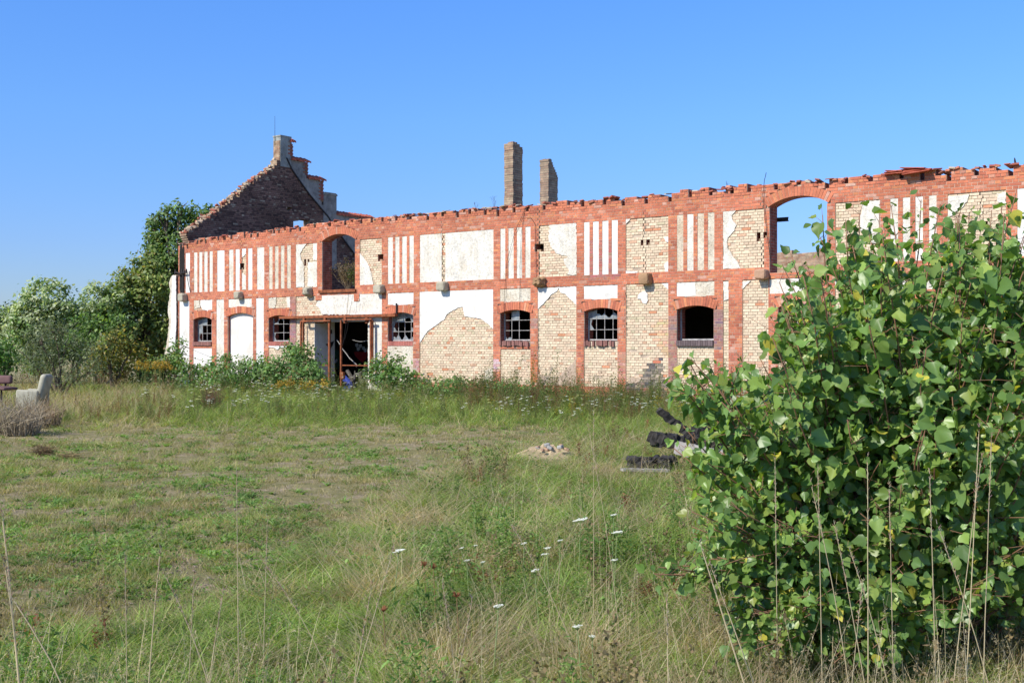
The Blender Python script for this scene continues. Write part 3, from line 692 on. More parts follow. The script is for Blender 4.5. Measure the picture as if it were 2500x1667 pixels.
# grey render above the roof line
g.poly([flash[0], *flash, (DEP - .42, t3a[1]), (t3a[0], t3a[1]), (t3a[0], gz(1860, 1000)[1]), (t2b[0] - .06, gz(1860, 1000)[1]), (t2b[0] - .06, t2a[1]), (t1b[0] - .06, t2a[1]), (t1b[0] - .06, t1a[1]), (t0b[0] - .03, t1a[1]), (t0b[0] - .03, flash[0][1] + .1)][1:], 0, .03, 'greyrender', mapf=lambda a, y, z: (.388 + y, a, z))
g.tube([(.44, a, z) for a, z in flash], .035, .035, 'iron')
gw = g.build('gable_wall', B)
qm = MB()
for a_, zl, zh in ((t1b[0], t2a[1], t1a[1]), (t2b[0], gz(1860, 1000)[1], t2a[1]), (t0b[0], t1a[1], t0b[1] - .1)):
    z = zl + .14; k = 0
    while z < zh - .03:
        w_ = (.13, .24)[k % 2]; qm.box(-.01, .432, a_ - w_, a_ + .02 + .03 * (k % 2), z + .004, z + H - .006, 'brick', tuple(c * rnd.uniform(.7, 1.1) for c in (.32, .12, .08))); z += H; k += 1
qm.build('brick_quoin', gw)
def capn(a0, a1, z):
    m = MB(); n = max(2, int((a1 - a0) / .17))
    for k in range(n):
        b0 = a0 + (a1 - a0 + .12) * k / n; b1 = a0 + (a1 - a0 + .12) * (k + 1) / n + .015
        for sx, x0, x1 in ((1, .2, .52), (-1, -.12, .2)):
            zl, zh = z + .05, z + .19
            za, zb_ = (zh, zl) if sx == 1 else (zl, zh)
            j = .012 * (k % 2); r3 = []
            for y_, ex in ((b0, 0), ((b0 + b1) / 2, .03), (b1, 0)): r3 += [(x0, y_, za + ex + j), (x1, y_, zb_ + ex + j)]
            low = [(x, y, z_ - .085) for x, y, z_ in r3]
            m.add(r3 + low, [(0, 1, 3, 2), (2, 3, 5, 4), (6, 8, 9, 7), (8, 10, 11, 9), (1, 0, 6, 7), (4, 5, 11, 10), (3, 1, 7, 9), (5, 3, 9, 11), (0, 2, 8, 6), (2, 4, 10, 8)], 'tile')
    m.build('tile_coping', gw)
capn(ch_r[0], t1b[0], t1a[1]); capn(t1b[0] + .02, t2b[0], t2a[1]); capn(t3a[0] + .02, DEP - .35, t3a[1]); capn(t0b[0] - .15, t0b[0], t0b[1] - .03)
# chimneys on the gable
v0 = gz(1375, 500)[0]; v1 = gz(1490, 500)[0]; ztop_ = gz(1375, 225)[1]; zb = gz(1375, 560)[1]
uw = .46
m = MB(); m.box(.425 - uw, .425, v0, v1, zb - .04, ztop_ - .06, 'chimrender'); m.box(.425 - uw - .02, .445, v0 - .02, v1 + .02, ztop_ - .06, ztop_, 'chimrender'); c_ = m.build('chimney', B); c_['label'] = 'tall pale rendered chimney at the gable peak'
b1 = gz(1850, 1000)[0]; b2 = gz(1995, 1000)[0]; zt2 = gz(1870, 850)[1]
m = MB(); m.box(-.02, .42, b1, b2, 5, zt2 - .14, 'greyrender'); m.poly([(b1 - .03, zt2 - .14), (b2 + .03, zt2 - .14), (b2 + .03, zt2 - .08), (b2 - .08, zt2 - .02), (b1 + .08, zt2 - .02), (b1 - .03, zt2 - .08)], -.05, .45, 'greyrender', mapf=lambda a, y, z: (y, a, z)); c_ = m.build('chimney', B); c_['label'] = 'short grey rendered chimney low on the rear slope of the gable'
# torn buttress left of the corner
bt = [fz(12, x, y) for x, y in [(350, 440), (354, 900), (344, 1090), (335, 1290), (300, 1300), (230, 1290), (238, 1180), (262, 1050), (275, 930), (280, 870), (266, 800), (272, 720), (286, 620), (290, 580), (276, 510), (300, 450), (312, 440)]]
m = MB(); bt2 = tear(bt, .02, .06, 5); bt2 = [(min(a, -.004), z) for a, z in bt2]; m.poly(bt2, .03, .55, 'rough', side='oldbrick')
lime = [(max(a, b_) , z) for (a, z), b_ in zip(bt2, [-9] * len(bt2))]
inner = [fz(12, x, y) for x, y in [(350, 442), (353, 900), (343, 1090), (333, 1285), (262, 1285), (270, 1180), (285, 1060), (300, 960), (303, 860), (300, 740), (308, 620), (312, 530), (316, 442)]]
inner = [(min(a, -.01), z) for a, z in inner]
m.poly(tear(inner, .015, .08, 8), .0, .03, 'white'); m.build('buttress', B)
# free standing brick stacks behind the front wall
def stack(x0, xm, x1, ytop, v, ts, lab, notch):
    u0, zt = fac(x0, ytop, v); u1, _ = fac(xm, ytop, v)
    # depth so that the far right edge lands on x1
    r = (x1 - CX) / F; ox, oy = C0[0] + u1 * EX, C0[1] + u1 * EY; Z = (ox * NY - oy * NX) / (r * NY - NX); v1 = (r * Z - ox) * NX + (Z - oy) * NY
    m = MB(); row = 0; qq = random.Random(int(x0))
    z = 3.48
    while z < zt:
        e = qq.uniform(-.012, .012); f = 0
        if zt - z < notch: f = (u1 - u0) * .0; 
        vv = v1 - (v1 - v) * .75 * max(0, 1 - (zt - z) / notch) if zt - z < notch else v1
        g2 = .03 if ts and abs(z - ts) < .05 else 0
        m.box(u0 + e + g2, u1 + qq.uniform(-.01, .01) - g2, v + qq.uniform(-.01, .01) + g2, vv + qq.uniform(-.01, .01) - g2, z, z + H - .004, 'stack')
        z += H
    for _ in range(14):
        a_, b_ = qq.uniform(u0 + .02, u1 - .12), qq.uniform(v, v + (v1 - v) * .3); zz_ = zt + qq.uniform(-.04, .06); m.box(a_, a_ + .12, b_, b_ + .1, zz_ - .07, zz_, 'oldbrick')
    o = m.build('chimney', B); o['label'] = lab
stack(1231, 1252.5, 1276, 352, 3.2, 0, 'tallest freestanding brick chimney stack rising behind the wall', .12)
stack(1318, 1339, 1362, 392, 3.2, 0, 'shorter freestanding brick chimney stack with a broken sloping top', .55)
# ---------------------------------------------------------------- world, light, camera
def setup():
    w = bpy.data.worlds.new('World'); scene.world = w; w.use_nodes = True; nt = w.node_tree
    s = Vector((-.789 * math.cos(rad(40)), -.614 * math.cos(rad(40)), math.sin(rad(40))))
    sky = N(nt, 'ShaderNodeTexSky'); sky.sky_type = 'NISHITA'; sky.sun_disc = False
    sky.sun_elevation = rad(40); sky.sun_rotation = math.atan2(s.x, s.y); sky.air_density = 1.0; sky.dust_density = 0.25; sky.ozone_density = 2.2
    sx = N(nt, 'ShaderNodeSeparateXYZ'); nt.links.new(N(nt, 'ShaderNodeTexCoord').outputs['Generated'], sx.inputs[0])
    tint = ramp(nt, sx.outputs[2], [(0.02, (.56, .68, 1.02)), (0.085, (.57, .76, 1.22)), (0.19, (.61, .95, 1.46)), (0.30, (.60, 1.04, 1.72)), (0.6, (.75, 1.0, 1.4))])
    col = mix(nt, sky.outputs[0], tint, 1.0, 'MULTIPLY')
    bg = nt.nodes['Background']; bg.inputs['Strength'].default_value = SKY_STR; nt.links.new(col, bg.inputs['Color'])
    L = bpy.data.lights.new('sun', 'SUN'); L.energy = 4.6; L.angle = rad(.53); L.color = (1.0, .94, .84)
    o = bpy.data.objects.new('sun', L); COL.objects.link(o); o.rotation_euler = (-s).to_track_quat('-Z', 'Y').to_euler(); o.location = (0, 0, 20)
    c = bpy.data.cameras.new('camera'); c.sensor_width = 36; c.lens = F / 2500 * 36; c.shift_y = (HY - 833.5) / 2500; c.clip_start = .05; c.clip_end = 3000
    co = bpy.data.objects.new('camera', c); COL.objects.link(co); co.location = (0, 0, EYE); co.rotation_euler = (rad(90), 0, 0); scene.camera = co
    vs = scene.view_settings; vs.view_transform = 'Standard'; vs.look = 'None'; vs.exposure = EXPO; vs.gamma = 1
SKY_STR, EXPO = .104, .34
setup()
# ---------------------------------------------------------------- ground
def vnoise(x, y, sc, seed=0):
    """smooth value noise, numpy"""
    x = np.asarray(x) * sc; y = np.asarray(y) * sc; xi = np.floor(x).astype(np.int64); yi = np.floor(y).astype(np.int64); fx = x - xi; fy = y - yi
    fx = fx * fx * (3 - 2 * fx); fy = fy * fy * (3 - 2 * fy)
    def h(a, b):
        n = (a * 374761393 + b * 668265263 + seed * 1442695041) & 0x7fffffff; n = ((n ^ (n >> 13)) * 1274126177) & 0x7fffffff; return ((n ^ (n >> 16)) & 0xffff) / 65535.
    return (h(xi, yi) * (1 - fx) + h(xi + 1, yi) * fx) * (1 - fy) + (h(xi, yi + 1) * (1 - fx) + h(xi + 1, yi + 1) * fx) * fy
def gheight(x, y):
    f = np.clip((np.asarray(y) - 3) / 6, 0, 1)
    return (vnoise(x, y, .9, 1) - .5) * .06 * f + (vnoise(x, y, 3.1, 2) - .5) * .02
def make_ground():
    xs = np.concatenate([np.linspace(-1500, -60, 12)[:-1], np.linspace(-60, -14, 60)[:-1], np.linspace(-14, 14, 220)[:-1], np.linspace(14, 60, 50)[:-1], np.linspace(60, 1500, 12)])
    ys = np.concatenate([np.linspace(-60, 2, 12)[:-1], np.linspace(2, 28, 240)[:-1], np.linspace(28, 70, 60)[:-1], np.linspace(70, 2500, 20)])
    X, Y = np.meshgrid(xs, ys); Z = gheight(X, Y) * np.clip((80 - Y) / 20, 0, 1) - .01
    v = np.stack([X, Y, Z], -1).reshape(-1, 3); nx, ny = len(xs), len(ys)
    i = np.arange(nx - 1)[None, :] + np.arange(ny - 1)[:, None] * nx; i = i.reshape(-1)
    f = np.stack([i, i + 1, i + nx + 1, i + nx], 1)
    m, nt, b = newmat('weedy_soil', 0.97, 0.1); co = geopos(nt); M['ground'] = m
    soil = ramp(nt, noise(nt, co, 16, 8, .75), [(.3, (.22, .165, .10)), (.5, (.38, .30, .19)), (.66, (.58, .48, .34))])
    moss = ramp(nt, noise(nt, co, 4, 5, .7), [(.3, (.18, .18, .065)), (.7, (.35, .30, .14))])
    f1 = ramp(nt, noise(nt, co, 2.2, 8, .72, .3), [(.40, 0.0), (.52, .95)])
    c = mix(nt, soil, moss, f1); nt.links.new(c, b.inputs['Base Color']); bump(nt, b, noise(nt, co, 34, 8, .75), 1.0, .04)
    o = fast_mesh('ground', v, f, np.ones((len(f), 3)), 'ground', smooth=True); tag(o, kind='structure')
make_ground()
# ---------------------------------------------------------------- foliage
def leaf_cloud(centers, normals, sizes, cols, kind='rhomb'):
    """one folded leaf of 4 tris... as 2 quads per centre; returns verts, faces, cols"""
    n = len(centers); nrm = normals / np.linalg.norm(normals, axis=1, keepdims=True)
    rv = R.normal(size=(n, 3)); a = np.cross(nrm, rv); a /= np.linalg.norm(a, axis=1, keepdims=True); b = np.cross(nrm, a)
    s = sizes[:, None]
    asp = .55 if kind == 'rhomb' else .22
    p0 = centers - a * s; p2 = centers + a * s; p1 = centers + b * s * asp + nrm * s * .12 - a * s * .15; p3 = centers - b * s * asp + nrm * s * .12 - a * s * .15
    v = np.stack([p0, p1, p2, p3], 1).reshape(-1, 3); i = np.arange(n)[:, None] * 4
    f = np.concatenate([i + 0, i + 1, i + 2, i + 3], 1)
    return v, f, cols
def palette(n, pal, wts, var=.18):
    pal = np.array(pal); k = R.choice(len(pal), n, p=np.array(wts) / sum(wts)); c = pal[k]; return np.clip(c * (1 + R.normal(size=(n, 1)) * var), .005, .95)
GREEN_D = [(.095, .165, .05), (.135, .225, .065), (.19, .28, .08), (.24, .27, .09)]
def crown(blobs, per, leaf, pal, wts, cl=.16, top_extra=None, kind='rhomb', shell=(.45, 1.0), clump=26):
    C_, NN, S_l, CC = [], [], [], []
    for (c, r) in blobs:
        c = np.array(c); r = np.array(r) if hasattr(r, '__len__') else np.array([r, r, r])
        ncl = max(4, int(per * (r.mean() ** 2)))
        d = R.normal(size=(ncl, 3)); d[:, 1] -= .35; d /= np.linalg.norm(d, axis=1, keepdims=True)
        rad_ = R.uniform(shell[0], shell[1], (ncl, 1)) * (1 + .25 * R.normal(size=(ncl, 1)) * .5)
        cc = c + d * r * rad_; cn = clump
        pts = np.repeat(cc, cn, 0) + R.normal(size=(ncl * cn, 3)) * cl * np.array([1, 1, .8]); nn = np.repeat(d, cn, 0) * .7 + R.normal(size=(ncl * cn, 3)) * .6 + np.array([-.3, -.35, .55])
        col = palette(ncl * cn, pal, wts) * np.repeat(R.uniform(.75, 1.2, (ncl, 1)), cn, 0)
        if top_extra is not None:
            fl = np.repeat(((d[:, 2] > -.35) & (R.random(ncl) < top_extra[1])), cn)
            pc = palette(ncl * cn, top_extra[0], [1] * len(top_extra[0]), .12); col = np.where(fl[:, None] & (R.random(ncl * cn) < .72)[:, None], pc, col)
        C_.append(pts); NN.append(nn); S_l.append(R.uniform(.7, 1.3, ncl * cn) * leaf); CC.append(col)
    C_ = np.concatenate(C_); keep = C_[:, 2] > .02
    return leaf_cloud(C_[keep], np.concatenate(NN)[keep], np.concatenate(S_l)[keep], np.concatenate(CC)[keep], kind)
def plant(name, label, cat, blobs_px, d, per=40, leaf=.09, pal=GREEN_D, wts=(3, 4, 3, 1), cl=.16, top=None, kind='rhomb', base=None, group=None, clump=26, dv=.6, trunk=.12, shell=(.45, 1.)):
    """blobs in pixels with a radius in pixels, d metres ahead; trunk, limbs and crown"""
    bl = []
    g_ = random.Random(int(blobs_px[0][0]))
    for b in blobs_px:
        px, py, r = b[:3]; dd = d + (b[3] if len(b) > 3 else g_.uniform(-dv, dv)); p = world(px, py, dd); rr = r * dd / F
        bl.append((tuple(p), (rr, rr * 1.0, rr)))
    bx = sum(b[0][0] for b in bl) / len(bl) if base is None else world(base, 842, d).x
    root = empty(name, (bx, d, 0)); tag(root, label, cat, group)
    inv = np.array([bx, d, 0])
    v, f, c = crown([(np.array(b[0]) - inv, b[1]) for b in bl], per, leaf, pal, wts, cl, top, kind, shell, clump)
    fast_mesh('crown', v, f, c, 'leaf', root)
    m = MB()
    for (p, r) in bl:
        p = Vector(p) - Vector((bx, d, 0)); s_ = Vector((g_.uniform(-.15, .15), g_.uniform(-.1, .1), -.05)); mid = s_.lerp(p, .5) + Vector((g_.uniform(-.15, .15), 0, .15 * p.z))
        m.tube([s_, s_.lerp(mid, .5) + Vector((0, 0, .1)), mid, p], trunk * .6, trunk * .15, 'bark', seg=6)
        for _ in range(5):
            e = p + Vector((g_.uniform(-1, 1), g_.uniform(-1, 1), g_.uniform(-.6, 1))) * r[0] * .85; m.tube([p.lerp(mid, .3), p.lerp(e, .5), e], trunk * .18, trunk * .05, 'bark', seg=4)
    m.build('trunk', root); return root
OLIVE = [(.15, .215, .06), (.21, .275, .08), (.27, .31, .10), (.32, .27, .10)]
plant('tree', 'dark green leafy tree rising behind the left corner of the ruin', 'tree', [(400, 525, 26), (435, 515, 24), (470, 522, 24), (505, 522, 22), (378, 555, 26), (366, 585, 20), (408, 565, 36), (450, 560, 40), (500, 560, 40), (388, 610, 28), (425, 620, 45), (375, 630, 30), (395, 600, 32), (400, 655, 40), (445, 680, 60), (420, 740, 50)], 51, 42, .10, GREEN_D, (3, 4, 3, 1), .15, trunk=.3, base=440, clump=24)
plant('tree', 'broad olive green tree between the creeper mound and the white corner of the ruin', 'tree', [(345, 690, 42), (385, 690, 40), (325, 680, 34), (300, 715, 36), (345, 650, 26), (370, 630, 24), (375, 665, 34), (310, 705, 34), (370, 745, 55), (315, 760, 45), (395, 800, 50), (340, 820, 60), (400, 860, 45), (300, 680, 22), (360, 655, 25)], 48.5, 40, .10, OLIVE, (4, 4, 2, 1), .17, trunk=.22)
HOP = ([(.50, .56, .36), (.40, .47, .25), (.60, .64, .44)], .8)
plant('creeper_mound', 'tall rounded mound of pale flowering creeper, second from the left', 'shrub', [(116, 735, 56), (92, 770, 58), (150, 765, 42), (60, 800, 42), (110, 820, 65), (100, 850, 60)], 47, 85, .08, GREEN_D, (2, 4, 4, 1), .13, HOP, trunk=.15, shell=(.82, 1.0))
plant('creeper_mound', 'pale flowering creeper mound next to the broad olive tree', 'shrub', [(245, 738, 44), (275, 745, 36), (232, 775, 40), (265, 800, 45), (220, 815, 40), (245, 850, 50)], 47.5, 85, .08, GREEN_D, (2, 4, 4, 1), .13, ([(.48, .54, .33), (.38, .45, .23)], .75), trunk=.15, shell=(.8, 1.0))
plant('creeper_mound', 'low creeper hump in the dip between the two flowering mounds', 'shrub', [(180, 765, 28), (195, 795, 32), (185, 840, 40)], 49, 60, .085, GREEN_D, (2, 4, 4, 1), .15, ([(.52, .58, .36)], .6))
plant('creeper_mound', 'pale creeper hump cut by the left edge of the picture', 'shrub', [(10, 785, 38), (35, 800, 32), (-30, 790, 40), (5, 840, 45), (-40, 850, 50)], 48, 55, .085, GREEN_D, (2, 4, 4, 1), .16, ([(.52, .58, .36)], .55))
GREY = [(.14, .18, .09), (.18, .225, .12), (.24, .28, .16), (.10, .13, .065)]
plant('willow_shrub', 'grey green willow shrub behind the armchair', 'shrub', [(130, 800, 42), (95, 830, 40), (165, 830, 42), (205, 865, 42), (130, 865, 55), (70, 875, 40), (180, 905, 45), (225, 905, 30), (115, 905, 40)], 35, 60, .055, GREY, (3, 4, 3, 2), .2, kind='narrow', clump=34, trunk=.08, shell=(.2, 1.05))
plant('shrub', 'bright green bush at the left edge behind the office chair', 'shrub', [(15, 855, 32), (-20, 860, 40), (30, 885, 28), (0, 900, 35)], 40, 60, .07, [(.07, .16, .03), (.11, .22, .045)], (1, 1), .15)
plant('shrub', 'yellowing bush in front of the broad olive tree', 'shrub', [(260, 850, 35), (290, 880, 32), (240, 890, 35), (285, 835, 28), (300, 915, 25), (325, 850, 25)], 41, 60, .07, [(.16, .20, .05), (.25, .24, .055), (.34, .26, .05), (.11, .15, .04)], (3, 3, 2, 3), .16)
plant('shrub', 'green bush climbing below the second flowering mound', 'shrub', [(215, 800, 35), (200, 840, 38), (250, 825, 35), (295, 790, 32)], 43.5, 55, .075, [(.09, .18, .04), (.13, .23, .055), (.18, .27, .075)], (2, 3, 2), .16)
plant('shrub', 'dark shrub at the foot of the torn white buttress', 'shrub', [(400, 885, 28), (370, 900, 26), (430, 900, 26), (345, 915, 25)], 41.5, 60, .07, GREEN_D, (4, 4, 1, 1), .15)
# brambles against the facade
BR = [(.08, .16, .04), (.11, .21, .055), (.15, .27, .075), (.21, .31, .085), (.2, .15, .06)]
def along(x, v):  # distance ahead of the point v metres in front of the facade at pixel column x
    return (DD - v) / (NX * (x - CX) / F + NY)
def bramble(label, lst, v0=2.3, per=90, leaf=.06):
    d0 = along(lst[0][0], v0); return plant('bramble_thicket', label, 'bramble', [(x, y - 4, r * 1.35, along(x, v0 + rnd.uniform(-.35, .5)) - d0) for x, y, r in lst], d0, per, leaf, BR, (3, 4, 4, 2, 1), .13, trunk=.03, clump=26)
bramble('climbing bramble thicket spreading from the ruin corner to the garage opening', [(430, 885, 20), (450, 905, 22), (480, 925, 22), (515, 915, 22), (545, 900, 24), (590, 905, 26), (570, 930, 26), (625, 900, 26), (640, 925, 28), (680, 905, 28), (665, 945, 26), (715, 885, 28), (745, 890, 28), (735, 925, 32), (765, 925, 26), (780, 950, 26), (700, 945, 30), (610, 950, 26), (530, 945, 26), (400, 945, 24), (450, 955, 24), (490, 962, 22), (560, 965, 24), (630, 970, 24), (690, 972, 26), (740, 970, 24), (385, 915, 22), (430, 862, 12), (440, 845, 9), (705, 868, 16), (725, 862, 14)])
bramble('leafy bramble mound right of the garage opening', [(925, 895, 14), (945, 890, 16), (935, 915, 24), (965, 905, 22), (990, 925, 24), (960, 935, 24), (1010, 945, 18), (905, 925, 14)], 1.0)
bramble('low bramble mat along the foot of the buff brick wall', [(1030, 955, 16), (1060, 960, 18), (1095, 955, 17), (1130, 958, 18), (1165, 952, 17), (1200, 960, 18), (1235, 962, 18), (1270, 965, 18), (1300, 968, 20), (1335, 972, 17), (1080, 945, 15), (1120, 945, 14), (1180, 942, 14), (1400, 975, 15), (1450, 978, 14)], 2.4, 120, .05)
m = None
# far tree belt on the horizon, left
def belt():
    bl = []
    for x in range(-500, 560, 28):
        d = 170 + rnd.uniform(-8, 8); h = rnd.uniform(3.5, 6) * (1.3 if x < 60 else 1.0); p = world(x, 842, d); bl.append((np.array([p.x, d, h * .5]), np.array([2.6, 2.5, h * .55])))
    v, f, c = crown(bl, 16, .32, [(.05, .085, .03), (.08, .11, .04)], (1, 1), .5, clump=16); o = fast_mesh('far_tree_belt', v, f, c, 'leaf'); tag(o, kind='stuff')
belt()
# weeds growing inside the upper left opening and twigs on the wall head (local to the building)
def sprig(name, label, u, v, z, h, n, col, leafn=0, spread=.3, lc=None, tw=.006):
    p = (C0[0] + u * EX + v * NX, C0[1] + u * EY + v * NY, z); root = empty(name, p); tag(root, label, 'plant')
    m = MB(); g_ = random.Random(int(u * 77)); pts = []
    for _ in range(n):
        dx, dy = g_.uniform(-spread, spread), g_.uniform(-spread, spread); hh = h * g_.uniform(.55, 1)
        P_ = [Vector((0, 0, -.03)), Vector((dx * .3, dy * .3, hh * .4)), Vector((dx * .8, dy * .7, hh * .75)), Vector((dx, dy, hh))]; m.tube(P_, tw, tw * .3, 'straw', col, 4)
        for _ in range(3):
            s_ = P_[1].lerp(P_[3], g_.random()); e = s_ + Vector((g_.uniform(-.12, .12), g_.uniform(-.1, .1), g_.uniform(.03, .15))) * (h / .6); m.tube([s_, e], tw * .5, tw * .2, 'straw', col, 4); pts += [s_, e, s_.lerp(e, .5)]
    m.build('stem', root)
    if leafn:
        P = np.array([tuple(p) for p in pts]); k = R.integers(0, len(P), leafn); c = P[k] + R.normal(size=(leafn, 3)) * .05
        v_, f_, c_ = leaf_cloud(c, R.normal(size=(leafn, 3)) + [0, 0, .4], R.uniform(.02, .045, leafn), palette(leafn, lc, [1] * len(lc))); fast_mesh('foliage', v_, f_, c_, 'leaf', root)
a0 = UO[0][0]
sprig('dry_shrub', 'bare brown shrub in the upper left arched opening', a0 + .5, .75, 3.45, 1.1, 44, (.40, .30, .19), 1500, .5, [(.25, .18, .11), (.2, .15, .08)], .008)
sprig('green_weed', 'green weed on the right side of the upper left arched opening', a0 + 1.15, .6, 3.45, .85, 30, (.14, .15, .06), 800, .4, [(.05, .08, .025), (.08, .1, .03)], .007)
sprig('twig', 'thin bare twig on the wall head left of the tall brick stack', U(3, 990), .2, topz(U(3, 990)) - .03, .42, 3, (.1, .07, .05), 0, .07)
sprig('twig', 'taller bare twig on the wall head close to the tall brick stack', U(3, 1135), .2, topz(U(3, 1135)) - .03, .5, 4, (.08, .06, .05), 0, .1)
sprig('twig', 'small dark twig on the wall head left of the open arch', U(6, 555), .2, topz(U(6, 555)) - .03, .3, 3, (.06, .045, .04), 0, .07)
sprig('green_weed', 'small leafy weed on the rear wall seen through the open arch', U(6, 1215) + .5 - 2.8, DEP - .2, 4.9, .6, 9, (.2, .16, .12), 60, .14, [(.2, .18, .12)], .006)
# ---------------------------------------------------------------- iron bracket, gate frame, cables
def loc_empty(name, u, v, z): return empty(name, (C0[0] + u * EX + v * NX, C0[1] + u * EY + v * NY, z), -PHI)
def at(root_uvz):
    u0, v0, z0 = root_uvz; return lambda u, v, z: (u - u0, v - v0, z - z0)
u_, z_ = fz(12, 405, 410, -.15); rt = loc_empty('iron_bracket', u_, -.1, z_ - .9); tag(rt, 'black iron wall bracket with insulators at the left corner of the ruin', 'bracket')
m = MB(); m.tube([(0, 0, -.15), (0, .02, .9), (.01, .02, 1.0)], .028, .028, 'iron'); m.build('post', rt)
m = MB(); m.tube([(-.42, -.04, .93), (-.2, -.04, .86), (.3, -.04, .88)], .03, .025, 'iron'); m.build('arm', rt)
for x in (-.4, .02, .14, .28):
    m = MB(); m.tube([(x, -.04, .86), (x, -.04, .93), (x, -.04, .95), (x, -.04, 1.02)], .045, .03, 'iron', seg=8); m.build('insulator', rt)
m = MB(); m.tube([(.28, -.03, .8), (.40, 0.06, .1)], .012, .012, 'iron'); m.build('stay', rt)
gu = GO[0]; G0 = (gu, -.2, 0); gt = loc_empty('gate_frame', *G0); tag(gt, 'rusty steel sliding gate frame with two posts across the garage opening', 'gate'); A = at(G0)
def gbar(name, k, p0, p1, w, v=-.2, parent=gt, d=.06):
    a = fz(10, *p0, v); b = fz(10, *p1, v); m = MB()
    if abs(a[1] - b[1]) < abs(a[0] - b[0]):
        z = (a[1] + b[1]) / 2; x0, _, z0 = A(min(a[0], b[0]), v, z - w / 2); x1, _, z1 = A(max(a[0], b[0]), v, z + w / 2)
    else:
        u = (a[0] + b[0]) / 2; x0, _, z0 = A(u - w / 2, v, min(a[1], b[1])); x1, _, z1 = A(u + w / 2, v, max(a[1], b[1]))
    y0 = v - G0[1]; m.box(x0, x1, y0 - d / 2, y0 + d / 2, z0, z1, 'rust'); return m.build(name, parent)
gbar('track_beam', 10, (-85, 422), (1500, 388), .09, -.14, d=.16)
gbar('post', 10, (583, 455), (583, 1345), .075, -.24); gbar('post', 10, (752, 455), (738, 1400), .055, -.24)
gbar('post', 10, (1150, 450), (1150, 1300), .06, -.24); gbar('post', 10, (1176, 460), (1176, 1290), .03, -.12)
gbar('post', 10, (195, 470), (195, 1000), .045, -.12); gbar('post', 10, (225, 480), (225, 1000), .035, -.16)
gbar('crossbar', 10, (765, 446), (1165, 446), .05, -.30); gbar('crossbar', 10, (200, 470), (600, 462), .05, -.31)
gbar('crossbar', 10, (480, 1073), (570, 1073), .035, -.20); gbar('crossbar', 10, (755, 1075), (1110, 1075), .035, -.20)
lk = gbar('lock_box', 10, (762, 1165), (762, 1258), .16, -.27, d=.10)
for xx in (245, 530, 805, 1100):
    uu, zz1 = fz(10, xx, 470, -.18); m = MB(); m.box(*[uu - .05 - G0[0], uu + .05 - G0[0]], -.03, .05, zz1 - .07, zz1 + .12, 'rust'); m.build('hanger', gt)
m = MB(); uu, zz1 = fz(10, 1508, 225, -.05); _, zz0 = fz(10, 1508, 395, -.05); m.box(uu - .02 - G0[0], uu + .02 - G0[0], .1, .14, zz0, zz1, 'iron'); m.build('strap', gt)
def cable(label, k, pts, v, r=.006, mat='iron', name='hanging_cable', seg=5):
    P_ = [fz(k, x, y, v) for x, y in pts]; z0 = P_[-1][1]; rt = (P_[-1][0], v, z0)
    m = MB(); PP = []
    for a, b in zip(P_, P_[1:]): PP += [(a[0] - rt[0], 0, a[1] - z0), ((a[0] + b[0]) / 2 - rt[0], .01, (a[1] + b[1]) / 2 - z0)]
    PP.append((0, 0, 0)); m.tube(PP, r, r, mat, seg=seg); o = m.build(name); o.location = (C0[0] + rt[0] * EX + v * NX, C0[1] + rt[0] * EY + v * NY, z0); o.rotation_euler = (0, 0, -PHI); tag(o, label, 'cable')
cable('slack cable from the wall head down to the fourth lower window', 3, [(1415, 90), (1330, 280), (1265, 520), (1245, 800), (1240, 1080)], -.08)
cable('straight cable hanging past the stripes beside the slack cable', 3, [(1408, 90), (1380, 300), (1370, 560), (1368, 900)], -.07)
cable('short looped wire by the cracked corner pier', 3, [(1418, 170), (1455, 165), (1490, 220), (1495, 400), (1500, 660)], -.07, .007)
cable('wire running down the pier beside the open upper arch', 6, [(1005, 180), (985, 260), (968, 420), (985, 620), (1015, 850), (1050, 1120)], -.09, .008)
cable('thin wire hanging in front of the garage opening', 10, [(845, 100), (830, 250), (805, 550), (765, 800)], -.35, .006)
cable('second thin wire hanging in front of the garage opening', 10, [(900, 120), (870, 300), (820, 620), (775, 760)], -.33, .005)
pz = gz(1337, 230, -.0); o = MB(); o.tube([(0, 0, -.35), (0, 0, .9)], .012, .006, 'iron'); o = o.build('lightning_rod'); o.location = (C0[0] + .1 * EX + (v0 - .03) * NX, C0[1] + .1 * EY + (v0 - .03) * NY, ztop_ - .06); tag(o, 'thin lightning rod on the pale gable chimney', 'rod')
# pale sagging ropes / pole inside the garage opening
cable('white hose sagging inside the garage opening', 10, [(900, 725), (950, 742), (1010, 750), (1060, 745), (1120, 732)], .6, .008, 'bar', 'hose')
cable('pale pole leaning inside the garage opening', 10, [(685, 725), (770, 860), (860, 980), (960, 1068)], .7, .012, 'bar', 'leaning_pole')
cable('dark pole leaning further back inside the garage opening', 10, [(655, 660), (760, 840), (900, 1010), (960, 1100)], 1.1, .02, 'iron', 'leaning_pole')
# junk behind the gate
def junk():
    p = loc_empty('rubbish_heap', (GO[0] + GO[1]) / 2 + .3, .9, 0); tag(p, 'heap of blue and grey rubbish inside the garage opening', 'rubbish')
    g_ = random.Random(4); M['blue'] = mat_flat('blue_plastic', (.03, .05, .25), .5); M['greyjunk'] = mat_flat('grey_junk', (.10, .09, .08), .9)
    for i in range(14):
        m = MB(); x, y = g_.uniform(-.9, .9), g_.uniform(-.3, .6); m.tube([(x, y, 0), (x + g_.uniform(-.3, .3), y, g_.uniform(.2, .45)), (x + g_.uniform(-.5, .5), y + .1, g_.uniform(.3, .7))], g_.uniform(.05, .14), g_.uniform(.02, .08), 'blue' if i % 4 == 0 else 'greyjunk', seg=7); m.build('scrap', p)
junk()
